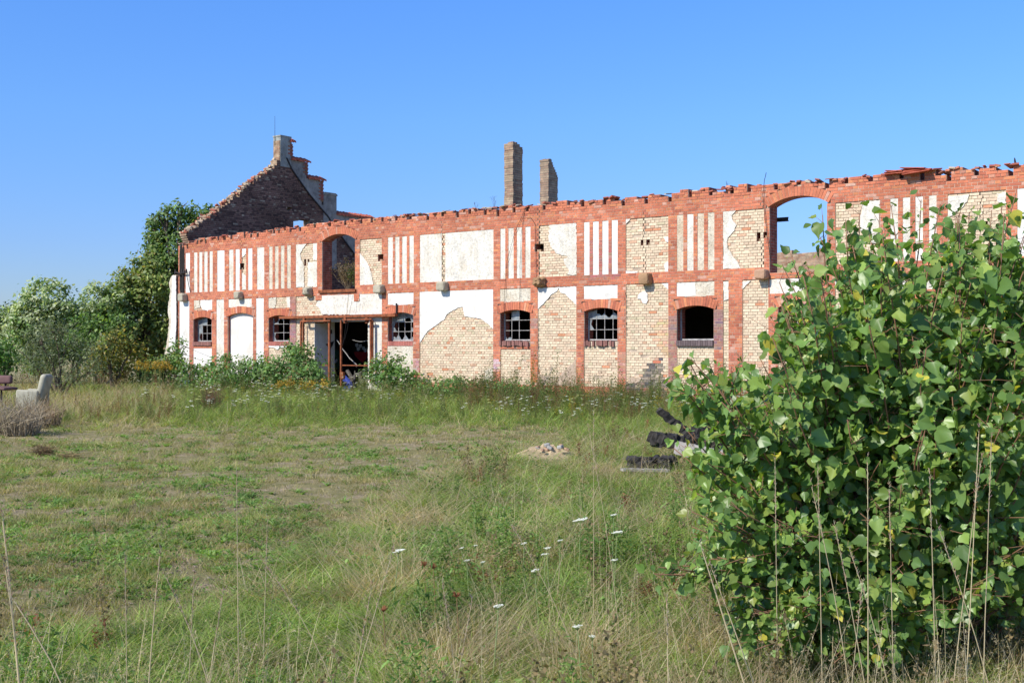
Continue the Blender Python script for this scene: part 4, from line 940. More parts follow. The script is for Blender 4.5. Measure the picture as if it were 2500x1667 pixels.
# ---------------------------------------------------------------- bird / shard at the right end
def splinter():
    p = fac(2477, 408, .1); o = loc_empty('slate_splinter', p[0], .1, p[1] - .05); m = MB()
    m.poly([(0.02, 0), (.065, 0), (.045, .12), (.012, .25), (-.005, .27), (-.012, .2), (-.002, .1)], -.012, .012, 'iron'); m.build('slate', o); tag(o, 'dark pointed slate splinter standing up on the wall head at the right edge', 'slate')
splinter()
# overhanging slab with tiles on the wall head
def slab():
    u, z = fz(9, 820, 262, -.1); o = loc_empty('broken_roof_tiles', u, 0, topz(u)); tag(o, 'stack of broken roof tiles overhanging the wall head near the right', 'roof tiles')
    g_ = random.Random(2); m = MB()
    for i in range(9):
        L = g_.uniform(.15, .34); mm = Matrix.Translation((g_.uniform(-.35, .35), g_.uniform(-.14, .1), -.02 + i * .016)) @ Matrix.Rotation(g_.uniform(-.1, .1), 4, 'Y') @ Matrix.Rotation(g_.uniform(-.15, .05), 4, 'X')
        vs = [tuple(mm @ Vector((sx * L, sy * .16, sz * .009))) for sx, sy, sz in ((-1, -1, -1), (1, -1, -1), (1, 1, -1), (-1, 1, -1), (-1, -1, 1), (1, -1, 1), (1, 1, 1), (-1, 1, 1))]
        m.add(vs, [(0, 1, 5, 4), (1, 2, 6, 5), (2, 3, 7, 6), (3, 0, 4, 7), (4, 5, 6, 7), (3, 2, 1, 0)], 'tile')
    m.build('tile_stack', o)
slab()
# ---------------------------------------------------------------- chairs, charred timber, rubble
def rbox(m, w, d, h, r, mat, xf, n=4):
    """rounded box centred on its base, transformed by xf"""
    import bmesh
    bm = bmesh.new(); bmesh.ops.create_cube(bm, size=1); bmesh.ops.scale(bm, vec=(w, d, h), verts=bm.verts); bmesh.ops.translate(bm, vec=(0, 0, h / 2), verts=bm.verts)
    bmesh.ops.bevel(bm, geom=bm.edges[:], offset=r, segments=n, affect='EDGES', profile=.5); bm.verts.ensure_lookup_table()
    m.add([tuple(xf @ v.co) for v in bm.verts], [tuple(v.index for v in f.verts) for f in bm.faces], mat); bm.free()
I4 = Matrix.Identity(4); T = Matrix.Translation; RX = lambda a: Matrix.Rotation(a, 4, 'X'); RY = lambda a: Matrix.Rotation(a, 4, 'Y'); RZ = lambda a: Matrix.Rotation(a, 4, 'Z')
def armchair():
    d = 26.3; x = (84 - CX) / F * d; o = empty('armchair', (x, d, 0), 0); tag(o, 'faded grey green armchair standing in the weeds facing left', 'armchair')
    # local: faces -x
    m = MB(); rbox(m, .44, .50, .34, .05, 'fabric_green', T((-.05, 0, .12))); m.build('seat', o, smooth=True)
    m = MB(); rbox(m, .16, .44, .62, .075, 'fabric_green', T((.15, 0, .33)) @ RY(.24)); m.build('backrest', o, smooth=True)
    for s in (-1, 1):
        m = MB(); rbox(m, .50, .10, .42, .04, 'fabric_green', T((-.05, s * .30, .16)) @ RY(.05)); m.build('armrest', o, smooth=True)
    for sx in (-.2, .15):
        for sy in (-.22, .22): m = MB(); m.tube([(sx, sy, 0), (sx, sy, .14)], .025, .03, 'bark'); m.build('leg', o)
armchair()
def office():
    d = 27.0; x = (0 - CX) / F * d; o = empty('office_chair', (x, d, 0), rad(-15)); tag(o, 'mauve swivel office chair cut by the left edge of the picture', 'office chair')
    m = MB(); rbox(m, .5, .48, .07, .03, 'fabric_mauve', T((.06, 0, .55)) @ RY(.06)); m.build('seat', o, smooth=True)
    m = MB(); rbox(m, .42, .12, .20, .055, 'fabric_mauve', T((-.05, .22, .68))); m.build('backrest', o, smooth=True)
    m = MB(); m.tube([(-.05, .24, .58), (-.05, .26, .7)], .02, .02, 'iron'); m.build('back_bar', o)
    m = MB(); m.tube([(.04, 0, .08), (.04, 0, .55)], .03, .02, 'iron'); m.build('column', o)
    for k in range(5):
        a = 2 * math.pi * k / 5; m = MB(); m.tube([(.04, 0, .12), (.04 + .28 * math.cos(a), .28 * math.sin(a), .05)], .02, .015, 'iron'); m.tube([(.04 + .28 * math.cos(a), .28 * math.sin(a) - .02, .03), (.04 + .28 * math.cos(a), .28 * math.sin(a) + .02, .03)], .03, .03, 'iron', seg=8); m.build('leg', o)
office()
def timber(name, label, p0, p1, w, h, mat, cat='beam', bite=.015):
    p0, p1 = Vector(p0), Vector(p1); L = (p1 - p0).length; d = (p1 - p0).normalized(); n = max(3, int(L / .035)); g_ = random.Random(int(p0.x * 991))
    side = d.cross(Vector((0, 0, 1))).normalized(); up = side.cross(d); m = MB(); v = []; f = []
    for i in range(n + 1):
        c = d * (L * i / n); s = .75 + .25 * math.sin(i * 1.7) * g_.random() if i in (0, n) else 1
        for sx, sy in ((-1, -1), (1, -1), (1, 1), (-1, 1)): v.append(tuple(c + side * (sx * w / 2 * s + g_.uniform(-bite, bite)) + up * (sy * h / 2 * s + g_.uniform(-bite, bite))))
    for i in range(n):
        for k in range(4): f.append((i * 4 + k, i * 4 + (k + 1) % 4, i * 4 + 4 + (k + 1) % 4, i * 4 + 4 + k))
    f += [(3, 2, 1, 0), tuple(n * 4 + k for k in range(4))]; m.add(v, f, mat); o = m.build(name); o.location = p0; tag(o, label, cat)
W_ = lambda x, y, d: tuple(world(x, y, d))
timber('charred_beam', 'charred beam end poking up to the left out of the burnt pile', W_(1606, 1000, 14.6), W_(1705, 1078, 14.6), .10, .10, 'char')
timber('charred_beam', 'thick charred log lying behind the grey board', W_(1592, 1072, 15.6), W_(1760, 1082, 15.8), .19, .16, 'char', bite=.03)
timber('charred_beam', 'charred beam lowest at the front left of the burnt pile', W_(1532, 1128, 14.4), W_(1650, 1124, 14.3), .13, .11, 'char', bite=.025)
timber('charred_beam', 'charred stub crossing the lower end of the burnt pile', W_(1560, 1140, 14.1), W_(1648, 1130, 14.6), .10, .12, 'char', bite=.02)
timber('charred_beam', 'charred beam half hidden by the poplar bush', W_(1690, 1050, 16), W_(1850, 1090, 15.2), .16, .15, 'char', bite=.03)
timber('charred_beam', 'short charred log end on top of the thick log', W_(1584, 1064, 15.1), W_(1650, 1082, 14.9), .10, .12, 'char', bite=.025)
timber('charred_beam', 'charred upright stub in front of the pale plank', W_(1545, 1112, 14.2), W_(1548, 1152, 14.2), .10, .12, 'char', bite=.03)
timber('charred_beam', 'second charred upright stub nearer the bush', W_(1620, 1112, 14.2), W_(1628, 1152, 14.1), .12, .12, 'char', bite=.03)
timber('grey_board', 'pale grey board lying on the burnt timber beside the bush', W_(1648, 1092, 14.6), W_(1775, 1118, 14.2), .05, .17, 'board', 'board', .004)
timber('grey_board', 'thin pale plank on the ground under the burnt beams', W_(1515, 1146, 14.0), W_(1635, 1148, 14.0), .14, .03, 'board', 'board', .004)
def rubble():
    d = 4480 / (1112 - 842); p = world(1335, 1112, d); o = empty('rubble_heap', (p.x, d, 0)); tag(o, 'small heap of sandy soil and broken brick in the grass', 'rubble')
    n = 22; v = []; f = []
    for i in range(n + 1):
        for j in range(n + 1):
            x, y = -.55 + 1.1 * i / n, -.4 + .8 * j / n; r = math.hypot(x / .55, y / .4); z = max(0, .17 * (1 - r ** 1.2)) * (1 + .6 * (rnd.random() - .5)) - .015; v.append((x, y, z))
    for i in range(n):
        for j in range(n): a = i * (n + 1) + j; f.append((a, a + n + 1, a + n + 2, a + 1))
    m = MB(); m.add(v, f, 'sand'); m.build('soil', o, smooth=False)
    for k in range(11):
        m = MB(); s = rnd.uniform(.02, .05); rbox(m, s * 2, s * 1.5, s, s * .25, 'brick' if k % 3 else 'concrete', T((rnd.uniform(-.15, .3), rnd.uniform(-.3, .2), rnd.uniform(.08, .15))) @ RZ(rnd.uniform(0, 3)) @ RX(rnd.uniform(-.5, .5)), 2); m.c = [(.40, .25, .17)] * len(m.c); m.build('stone', o)
rubble()
# ---------------------------------------------------------------- ground cover: prototypes scattered over points
def ribbons(n, h, w, lean, spread, pal, wts, segs=3, curl=.5, droop=0.0, seed=0):
    """n tapering blades; returns verts, quad faces, cols"""
    V, Fc, C = [], [], []
    ang = R.uniform(0, 2 * np.pi, n); base = R.normal(size=(n, 2)) * spread; hh = h * R.uniform(.55, 1.1, n); ln = lean * R.uniform(.2, 1.3, n); ww = w * R.uniform(.7, 1.3, n); cols = palette(n, pal, wts, .15)
    tw = R.uniform(0, np.pi, n)
    for i in range(n):
        d = np.array([math.cos(ang[i]), math.sin(ang[i]), 0]); s = np.array([math.cos(tw[i]), math.sin(tw[i]), 0]); o = len(V)
        for k in range(segs + 1):
            t = k / segs; p = np.array([base[i, 0], base[i, 1], 0]) + d * ln[i] * hh[i] * (t ** (1 + curl)) + np.array([0, 0, 1]) * hh[i] * (t - droop * t * t)
            wk = ww[i] * (1 - t ** 1.5) * .5 + .0004; V.append(p - s * wk); V.append(p + s * wk)
        for k in range(segs): Fc.append((o + 2 * k, o + 2 * k + 1, o + 2 * k + 3, o + 2 * k + 2)); C.append(cols[i])
    return V, Fc, C
def merge(*parts):
    V, Fc, C = [], [], []
    for v, f, c in parts: o = len(V); V += list(v); Fc += [tuple(o + np.array(q_)) for q_ in f]; C += list(c)
    return V, Fc, C
GP = [(.235, .335, .075), (.30, .40, .10), (.18, .27, .06), (.40, .41, .15), (.56, .47, .26)]
DP = [(.60, .51, .33), (.50, .40, .25), (.66, .57, .40), (.36, .27, .17), (.32, .34, .14)]
def herb(n, h, spread, leaf, pal, kind='rhomb'):
    c = R.normal(size=(n, 3)) * [spread, spread, h * .35] + [0, 0, h * .5]; c[:, 2] = np.clip(c[:, 2], .005, None)
    v, f, cc = leaf_cloud(c, R.normal(size=(n, 3)) * .6 + [0, 0, 1], R.uniform(.6, 1.3, n) * leaf, palette(n, pal, [1] * len(pal)), kind); return list(v), [tuple(x) for x in f], list(cc)
def stems(n, h, w, spread, pal, lean=.15):
    return ribbons(n, h, w, lean, spread, pal, [1] * len(pal), 2, .3)
def umbel(h, nst, pal_head, wsz, stemcol=(.14, .18, .06)):
    V, Fc, C = [], [], []
    for _ in range(nst):
        x, y = R.normal(size=2) * .06; hh = h * R.uniform(.75, 1.1); o = len(V); w = .0022
        lx, ly = R.normal(size=2) * .06
        V += [np.array([x - w, y, 0]), np.array([x + w, y, 0]), np.array([x + lx + w, y + ly, hh]), np.array([x + lx - w, y + ly, hh])]; Fc.append((o, o + 1, o + 2, o + 3)); C.append(np.array(stemcol))
        for _ in range(14):
            a, r = R.uniform(0, 6.28), wsz * math.sqrt(R.random()); cx, cy = x + lx + r * math.cos(a), y + ly + r * math.sin(a); o = len(V); s = wsz * .26; zz_ = hh + R.uniform(-.006, .006)
            V += [np.array([cx - s, cy, zz_]), np.array([cx, cy - s, zz_ - .5 * s]), np.array([cx + s, cy, zz_]), np.array([cx, cy + s, zz_ + .5 * s])]; Fc.append((o, o + 1, o + 2, o + 3)); C.append(np.array(pal_head) * R.uniform(.8, 1.1))
    return V, Fc, C
def weed(h, stemc, headc, nst=3, leafc=None):
    V, Fc, C = stems(nst, h, .006, .05, [stemc], .12)
    n = 60 * nst; k = R.integers(0, nst, n); t = R.uniform(.35, 1.0, n)
    P = []
    for i in range(n):
        a = np.array(V[k[i] * 6 + 0]); b = np.array(V[k[i] * 6 + 5]); p = a + (b - a) * t[i]; P.append(p + R.normal(size=3) * [.022, .022, .02] * (1.6 - t[i]))
    v, f, c = leaf_cloud(np.array(P), R.normal(size=(n, 3)), R.uniform(.008, .016, n), palette(n, headc, [1] * len(headc)))
    parts = [(V, Fc, C), (list(v), [tuple(x) for x in f], list(c))]
    if leafc: parts.append(herb(50 * nst, h * .8, .06, .025, leafc, 'narrow'))
    return merge(*parts)
def scatter(name, protos, pts, scl, idx, mat='grass', tilt=.12):
    col = bpy.data.collections.new(name + '_kinds')
    for i, (v, f, c) in enumerate(protos):
        o = fast_mesh('%s_kind_%02d' % (name, i), np.array(v), np.array([list(map(int, x)) for x in f]), np.array(c), mat, link=False); col.objects.link(o)
    me = bpy.data.meshes.new(name); n = len(pts); me.vertices.add(n); me.vertices.foreach_set('co', np.asarray(pts, np.float32).ravel())
    a = me.attributes.new('idx', 'INT', 'POINT'); a.data.foreach_set('value', np.asarray(idx, np.int32))
    a = me.attributes.new('rot', 'FLOAT_VECTOR', 'POINT'); rot = np.stack([R.normal(size=n) * tilt, R.normal(size=n) * tilt, R.uniform(0, 6.283, n)], 1); a.data.foreach_set('vector', rot.astype(np.float32).ravel())
    a = me.attributes.new('scl', 'FLOAT_VECTOR', 'POINT'); scl = np.asarray(scl); s3 = scl if scl.ndim == 2 else np.stack([scl] * 3, 1); a.data.foreach_set('vector', s3.astype(np.float32).ravel())
    o = bpy.data.objects.new(name, me); COL.objects.link(o)
    ng = bpy.data.node_groups.new(name, 'GeometryNodeTree'); ng.interface.new_socket('Geometry', in_out='INPUT', socket_type='NodeSocketGeometry'); ng.interface.new_socket('Geometry', in_out='OUTPUT', socket_type='NodeSocketGeometry')
    gi = ng.nodes.new('NodeGroupInput'); go = ng.nodes.new('NodeGroupOutput'); ip = ng.nodes.new('GeometryNodeInstanceOnPoints'); ci = ng.nodes.new('GeometryNodeCollectionInfo')
    ci.inputs['Collection'].default_value = col; ci.inputs['Separate Children'].default_value = True; ci.inputs['Reset Children'].default_value = True
    def na(nm, t):
        x = ng.nodes.new('GeometryNodeInputNamedAttribute'); x.data_type = t; x.inputs['Name'].default_value = nm; return x.outputs['Attribute']
    L = ng.links.new; L(gi.outputs[0], ip.inputs['Points']); L(ci.outputs[0], ip.inputs['Instance']); ip.inputs['Pick Instance'].default_value = True
    L(na('idx', 'INT'), ip.inputs['Instance Index']); L(na('scl', 'FLOAT_VECTOR'), ip.inputs['Scale'])
    er = ng.nodes.new('FunctionNodeEulerToRotation'); L(na('rot', 'FLOAT_VECTOR'), er.inputs[0]); L(er.outputs[0], ip.inputs['Rotation']); L(ip.outputs[0], go.inputs[0])
    md = o.modifiers.new('scatter', 'NODES'); md.node_group = ng; tag(o, kind='stuff'); return o
def sample(n, y0, y1, margin=1.25, power=1.0):
    """points on the ground inside the view wedge (a bit wider), density falling with distance"""
    t = R.random(n); y = (y0 ** (1 - power) + t * (y1 ** (1 - power) - y0 ** (1 - power))) ** (1 / (1 - power)) if power != 1 else y0 * (y1 / y0) ** t
    x = R.uniform(-1, 1, n) * y * (1250 / F) * margin
    return x, y
def px_of(x, y): return CX + F * x / y, HY + EYE * F / y
XR = [(1000, 2600), (1035, 1500), (1080, 1330), (1100, 1260), (1150, 1130), (1200, 1010), (1300, 830), (1400, 690), (1480, 560), (1535, 330), (1580, 100), (1620, -200)]
def lot(px, py):
    """1 on the low mown, stony part, 0 in the tall grass"""
    xr = np.interp(py, [a for a, b in XR], [b for a, b in XR]); e = np.clip((xr - px) / 120 + .5, 0, 1); e *= np.clip((py - 1025) / 40, 0, 1); return e
def infront(x, y, gap=.25):  # keep clear of the wall and of what lies behind it
    u = (x - C0[0]) * EX + (y - C0[1]) * EY; v = (x - C0[0]) * NX + (y - C0[1]) * NY; px, py = px_of(x, y); vv = (x - C0[0]) * NX + (y - C0[1]) * NY; br = (vv > -4.6) & (px > 375) & (px < 800) & (R.random(len(px)) < .8); clr = (~br) & (np.hypot((px - 1345) / 60, (py - 1128) / 22) > 1) if False else (~br) & (np.hypot((px - 1340) / 58, (py - 1123) / 15) > 1) & (np.hypot((px - 1600) / 70, (py - 1146) / 11) > 1); return ((v < -gap) | (u < -1.2)) & clr
DIRT = lambda px, py: np.clip(1.5 - np.hypot((px - 380 - (1430 - py) * 2.2) / 330, (py - 1432) / 55), 0, 1) * np.clip((vnoise(px, py, .012, 77) - .2) * 3, 0, 1)
# short grass and herbs
def place(n, y0, y1, keepf, power=1.6):
    x, y = sample(n, y0, y1, 1.2, power); px, py = px_of(x, y); k = (R.random(len(x)) < keepf(x, y, px, py)) & infront(x, y); x, y = x[k], y[k]; return np.stack([x, y, gheight(x, y) - .012], 1), *px_of(x, y)
peb = []
for _ in range(5):
    import bmesh
    bm = bmesh.new(); bmesh.ops.create_icosphere(bm, subdivisions=1, radius=1.0); vv_ = [np.array(v.co) * np.array([1, .8, .5]) * R.uniform(.7, 1.25) for v in bm.verts]; bm.verts.ensure_lookup_table(); g_c = R.uniform(.26, .46)
    peb.append((vv_, [tuple(v.index for v in f.verts) for f in bm.faces], [np.array([g_c * 1.05, g_c * .88, g_c * .70])] * len(bm.faces))); bm.free()
PEBBLES = peb
SP = [(.24, .30, .08), (.32, .36, .12), (.19, .25, .065), (.44, .39, .19), (.54, .45, .27)]
short = [ribbons(18, .065, .0045, 1.3, .035, SP, (3, 3, 3, 3, 2), 3) for _ in range(4)] + [ribbons(14, .05, .005, 1.6, .045, [(.42, .34, .20), (.50, .41, .26), (.32, .28, .13)], (1, 1, 1), 2) for _ in range(2)]
P, px, py = place(46000, 4.2, 30, lambda x, y, px, py: np.clip(.22 + .95 * np.clip((vnoise(x, y, .8, 5) * .3 + vnoise(x, y, 2.6, 6) * .35 + vnoise(x, y, 6, 7) * .35 - .49) * 7, 0, 1), 0, 1) * (.35 + .65 * lot(px, py)) * (1 - .8 * DIRT(px, py)))
sc = R.uniform(.6, 1.25, len(P)) * np.interp(P[:, 1], [4, 12, 30], [.85, 1.1, 1.9]); dryp = vnoise(P[:, 0], P[:, 1], .5, 9) * .5 + vnoise(P[:, 0], P[:, 1], 2.2, 8) * .5 > np.interp(py, [1030, 1150, 1300, 1500], [.37, .40, .50, .43])
scatter('short_grass', short, P, sc, np.where(dryp & (R.random(len(P)) < .8), R.integers(4, 6, len(P)), R.integers(0, 4, len(P))))
rose = []
for _ in range(4): rose.append(ribbons(13, .075, .017, 1.5, .008, [(.15, .27, .065), (.20, .34, .085), (.26, .38, .12)], (2, 3, 2), 3, .2, .5))
for _ in range(3): rose.append(herb(70, .035, .055, .011, [(.15, .27, .065), (.20, .33, .08), (.28, .38, .12)]))
P, px, py = place(15000, 4.2, 27, lambda x, y, px, py: lot(px, py) * (1 - .8 * DIRT(px, py)) * np.clip((vnoise(x, y, .9, 15) * .5 + vnoise(x, y, 2.2, 16) * .5 - .42) * 6, .03, 1))
scatter('ground_herbs', rose, P, R.uniform(.6, 1.35, len(P)) * np.interp(P[:, 1], [4, 27], [.9, 1.4]), R.integers(0, 7, len(P)))
P, px, py = place(16000, 4.2, 22, lambda x, y, px, py: lot(px, py) * np.clip((.56 - (vnoise(x, y, .8, 5) * .3 + vnoise(x, y, 2.6, 6) * .35 + vnoise(x, y, 6, 7) * .35)) * 8, 0.02, 1), 1.8)
P[:, 2] += .012; scatter('gravel', PEBBLES, P, R.uniform(.003, .009, len(P)) * R.choice([1, 1, 1, 1, 1.5], len(P)) * np.interp(P[:, 1], [4, 22], [.9, 1.9]), R.integers(0, 5, len(P)), mat='stonebits')
# long grass
longg = [ribbons(18, .26, .0072, 1.3, .05, GP, (3, 4, 3, 2, 1), 4, .5, .2) for _ in range(3)] + [herb(75, .12, .07, .012, [(.20, .31, .075), (.27, .38, .10), (.33, .38, .15)], 'narrow'), herb(60, .09, .06, .014, [(.15, .26, .07), (.20, .32, .09)])] + [ribbons(8, .40, .0042, 1.0, .06, DP, (3, 3, 2, 2, 2), 3) for _ in range(3)] + [ribbons(12, .13, .004, 2.6, .09, DP, (3, 3, 2, 2, 1), 3) for _ in range(3)]
P, px, py = place(78000, 3.2, 44, lambda x, y, px, py: np.clip((1 - lot(px, py)) ** 2, 0, 1) * np.where((px < 900) & (py > 1480), .6, 1.0), 1.45)
n = len(P); dn = vnoise(P[:, 0], P[:, 1], .7, 21) * .4 + vnoise(P[:, 0], P[:, 1], 3.2, 22) * .6
brown = (px < 420) & (py > 955) & (py < 1050)
near = np.interp(P[:, 1], [3, 6, 8, 12, 18, 24, 30, 44], [.8, .68, .6, .55, .62, 1.05, 1.25, 1.2])
near = near * np.where((P[:, 1] < 22) & (px < 900), .75, 1.0)
idx = np.where((dn > np.where(brown, .42, np.interp(py, [950, 1040, 1100, 1200, 1400, 1600], [.85, .72, .58, .64, .64, .60]))), R.integers(5, 11, n), R.integers(0, 5, n))
wsc = np.interp(P[:, 1], [4, 12, 44], [1, 1.3, 2.0]) * R.uniform(.8, 1.2, n)
s3 = np.stack([wsc, wsc, near * R.uniform(.6, 1.25, n)], 1)
scatter('tall_grass', longg, P, s3, idx, tilt=.14)
# feathery seed stalks among the long grass
def stalkproto(h, lean):
    st_ = ribbons(4, h, .0028, lean, .04, DP[:3], (1, 1, 1), 5, .6)
    V = np.array(st_[0]); hs = []
    for i in range(4):
        tip = V[i * 12 + 8: i * 12 + 12].mean(0); b_ = V[i * 12 + 6: i * 12 + 8].mean(0); k = 26; t = R.random((k, 1)); c = b_ + (tip - b_) * t * 1.1 + R.normal(size=(k, 3)) * .006; hs.append(c)
    c = np.concatenate(hs); v, f, cc = leaf_cloud(c, R.normal(size=(len(c), 3)), R.uniform(.004, .009, len(c)), palette(len(c), [(.52, .44, .30), (.44, .36, .24)], [1, 1]), 'narrow')
    return merge(st_, (list(v), [tuple(x) for x in f], list(cc)))
sp_ = [stalkproto(.5, .45) for _ in range(3)] + [stalkproto(.65, .3) for _ in range(2)]
P, px, py = place(2000, 3.4, 26, lambda x, y, px, py: (1 - lot(px, py)) ** 3 * np.clip((vnoise(x, y, .7, 31) - .25) * 2.5, .1, 1), 1.6)
scatter('seeding_grass', sp_, P, R.uniform(.55, 1.1, len(P)) * np.interp(P[:, 1], [3.4, 9, 26], [1, .85, 1.1]), R.integers(0, 5, len(P)))
# white flowers, brown and yellow weeds toward the wall
fl = [umbel(.5, 3, (.75, .76, .70), .026) for _ in range(3)] + [umbel(.38, 2, (.75, .76, .70), .03), umbel(.6, 2, (.75, .76, .70), .022)]
P, px, py = place(7000, 17, 40, lambda x, y, px, py: ((py > 952) & (py < 1075) & (px > 330)) * np.clip((vnoise(x, y, .35, 41) - .42) * 4, .05, .9) * np.where(py > 1045, .15, 1) * np.where(px > 1250, .3, .4), 1.1)
fl_s = R.uniform(.8, 1.2, len(P)) * np.interp(P[:, 1], [17, 40], [.85, 1.35]); scatter('white_wildflowers', fl, P, np.stack([fl_s * 1.15, fl_s * 1.15, fl_s * 1.0], 1), R.integers(0, 5, len(P)), tilt=.08)
wd = [weed(.75, (.20, .12, .07), [(.17, .085, .045), (.24, .13, .07)]), weed(.85, (.22, .15, .08), [(.20, .11, .06), (.13, .13, .05)]), weed(.7, (.14, .17, .06), [(.13, .17, .05), (.20, .22, .08)], 3, [(.08, .13, .035), (.12, .18, .05)]), weed(.8, (.16, .18, .08), [(.30, .26, .14), (.16, .2, .07)], 3, [(.10, .15, .05)]), weed(.5, (.18, .2, .06), [(.55, .42, .03), (.15, .2, .05)], 3, [(.11, .17, .04)])]
P, px, py = place(9500, 19, 46, lambda x, y, px, py: ((py > 930) & (py < 1035)) * np.where(px > 1150, .8, np.where(px < 420, .75, .55)) * np.clip((vnoise(x, y, .5, 51) - .3) * 3, .1, 1), 1.1)
n = len(P); v_ = (P[:, 0] - C0[0]) * NX + (P[:, 1] - C0[1]) * NY; nearwall = np.clip(.95 + (v_ + 4) / 14, .6, 1.1) * np.where(px > 1150, 1.12, 1.0) * R.uniform(.6, 1.35, n)
scatter('tall_weeds', wd, P, R.uniform(.7, 1.15, n) * nearwall, np.where(px < 420, R.choice([0, 1, 1, 2], n), np.where(px < 1150, R.choice([1, 2, 2, 3, 3, 3, 4], n), R.choice([0, 1, 1, 2, 2, 3, 3, 4], n))), tilt=.1)
mw = [weed(.5, (.30, .24, .13), [(.34, .25, .14), (.24, .2, .1)]), weed(.5, (.18, .24, .08), [(.17, .26, .07), (.24, .32, .1)], 4, [(.13, .24, .06), (.18, .30, .08)]), herb(170, .26, .08, .016, [(.12, .23, .055), (.17, .30, .07), (.23, .34, .10)], 'narrow'), herb(120, .2, .09, .02, [(.15, .26, .06), (.21, .32, .08)]), ribbons(34, .30, .008, 1.1, .03, [(.20, .33, .07), (.28, .40, .10), (.34, .42, .14)], (2, 3, 1), 4, .6, .3), weed(.42, (.32, .16, .09), [(.30, .13, .07), (.24, .12, .07)], 2)]
P, px, py = place(4200, 3.6, 22, lambda x, y, px, py: (1 - lot(px, py)) ** 2 * np.clip((vnoise(x, y, 1.1, 61) - .35) * 4, .08, 1) * np.where(px < 950, .3, .8), 1.5)
scatter('meadow_weeds', mw, P, R.uniform(.5, 1.05, len(P)), np.where(vnoise(P[:, 0], P[:, 1], .8, 63) > .5, R.choice([1, 2, 2, 3, 4], len(P)), R.choice([0, 0, 2, 4, 4, 5], len(P))), tilt=.15)
# goldenrod clumps
def golden(label, px_, py_, d, n, h):
    p = world(px_, 842, d); root = empty('goldenrod', (p.x, d, 0)); tag(root, label, 'flowers'); m = MB(); cs = []
    for _ in range(n):
        x, y = rnd.uniform(-.7, .7), rnd.uniform(-.3, .3); hh = h * rnd.uniform(.8, 1.05); m.tube([(x, y, 0), (x + .05, y, hh * .6), (x + .1, y, hh)], .008, .004, 'straw', (.16, .18, .06), 4); cs.append([(x + .1 + rnd.gauss(0, .06), y + rnd.gauss(0, .05), hh + rnd.gauss(-.03, .05)) for _ in range(34)])
    m.build('stem', root)
    for b_ in cs:
        c = np.array(b_); v, f, cc = leaf_cloud(c, R.normal(size=(len(c), 3)) + [0, 0, .6], R.uniform(.02, .04, len(c)), palette(len(c), [(.44, .27, .04), (.36, .25, .04), (.2, .2, .05)], [2, 2, 1.4])); fast_mesh('bloom', v, f, cc, 'leaf', root)
golden('orange goldenrod patch beside the dark shrub at the ruin corner', 368, 895, 39.5, 26, 1.0)
golden('yellow goldenrod patch in front of the bramble thicket', 722, 960, 30.5, 14, .62)
# dry clumps at the left edge
def dryclump(label, px_, d, h, r, n, col):
    p = world(px_, 842, d); root = empty('dry_shrub', (p.x, d, 0)); tag(root, label, 'dry shrub'); m = MB()
    for _ in range(n):
        a = rnd.uniform(0, 6.28); rr = r * math.sqrt(rnd.random()); x, y = rr * math.cos(a) * .6, rr * math.sin(a) * .6; hh = h * rnd.uniform(.4, 1.1); k_ = rnd.uniform(.55, 1.3); c = tuple(v * k_ for v in col)
        m.tube([(x, y, 0), (x * 1.2 + rnd.gauss(0, .06), y * 1.3, hh * .5), (x * 1.4 + rnd.gauss(0, .16), y * 1.5 + rnd.gauss(0, .12), hh * rnd.uniform(.6, 1))], .004 + .004 * (h > .3), .0015, 'straw', c, 3)
    m.build('stem', root)
dryclump('large grey brown dead shrub at the left edge of the picture', 45, 20.5, .75, .55, 360, (.42, .35, .25))
dryclump('reddish dry clump in front of the armchair', 105, 22.5, .65, .5, 260, (.42, .32, .21))
dryclump('small isolated dry tuft on the mown ground at the left', 105, 16.5, .22, .14, 130, (.22, .15, .08))
dryclump('second small dry tuft to the right of the isolated tuft', 172, 16.0, .14, .12, 90, (.30, .22, .11))
dryclump('brown dock clump in front of the bramble thicket', 515, 27.5, .75, .28, 200, (.20, .12, .07))
# ---------------------------------------------------------------- single flowers and stalks in the foreground
def carrot(px_, py_, r, h):
    d = (EYE - h) * F / (py_ - HY); p = world(px_, py_, d); root = empty('wild_carrot', (p.x, d, 0)); g_ = rnd; m = MB(); lx = g_.uniform(-.05, .05)
    m.tube([(-lx, 0, -.01), (-lx * .4, .01, h * .5), (0, 0, h - .015)], .003, .0022, 'straw', (.30, .38, .16), 5); m.build('stem', root)
    R_ = r * d / F; m = MB(); tl = g_.uniform(.1, .35)
    for _ in range(26):
        a, rr = g_.uniform(0, 6.28), R_ * math.sqrt(g_.random()); x, y = rr * math.cos(a), rr * math.sin(a); z = h + x * tl + g_.uniform(-.003, .003)
        m.tube([(0, 0, h - .02), (x, y, z - .002)], .0008, .0006, 'straw', (.2, .26, .1), 3)
        for _ in range(4): qx, qy = x + g_.gauss(0, R_ * .11), y + g_.gauss(0, R_ * .09); s = R_ * .07; s *= 1.15; m.add([(qx - s, qy, z), (qx, qy - s, z - s * .6), (qx + s, qy, z), (qx, qy + s, z + s * .6)], [(0, 1, 2, 3)], 'straw', (.74, .75, .70))
    m.build('flower_head', root); return root
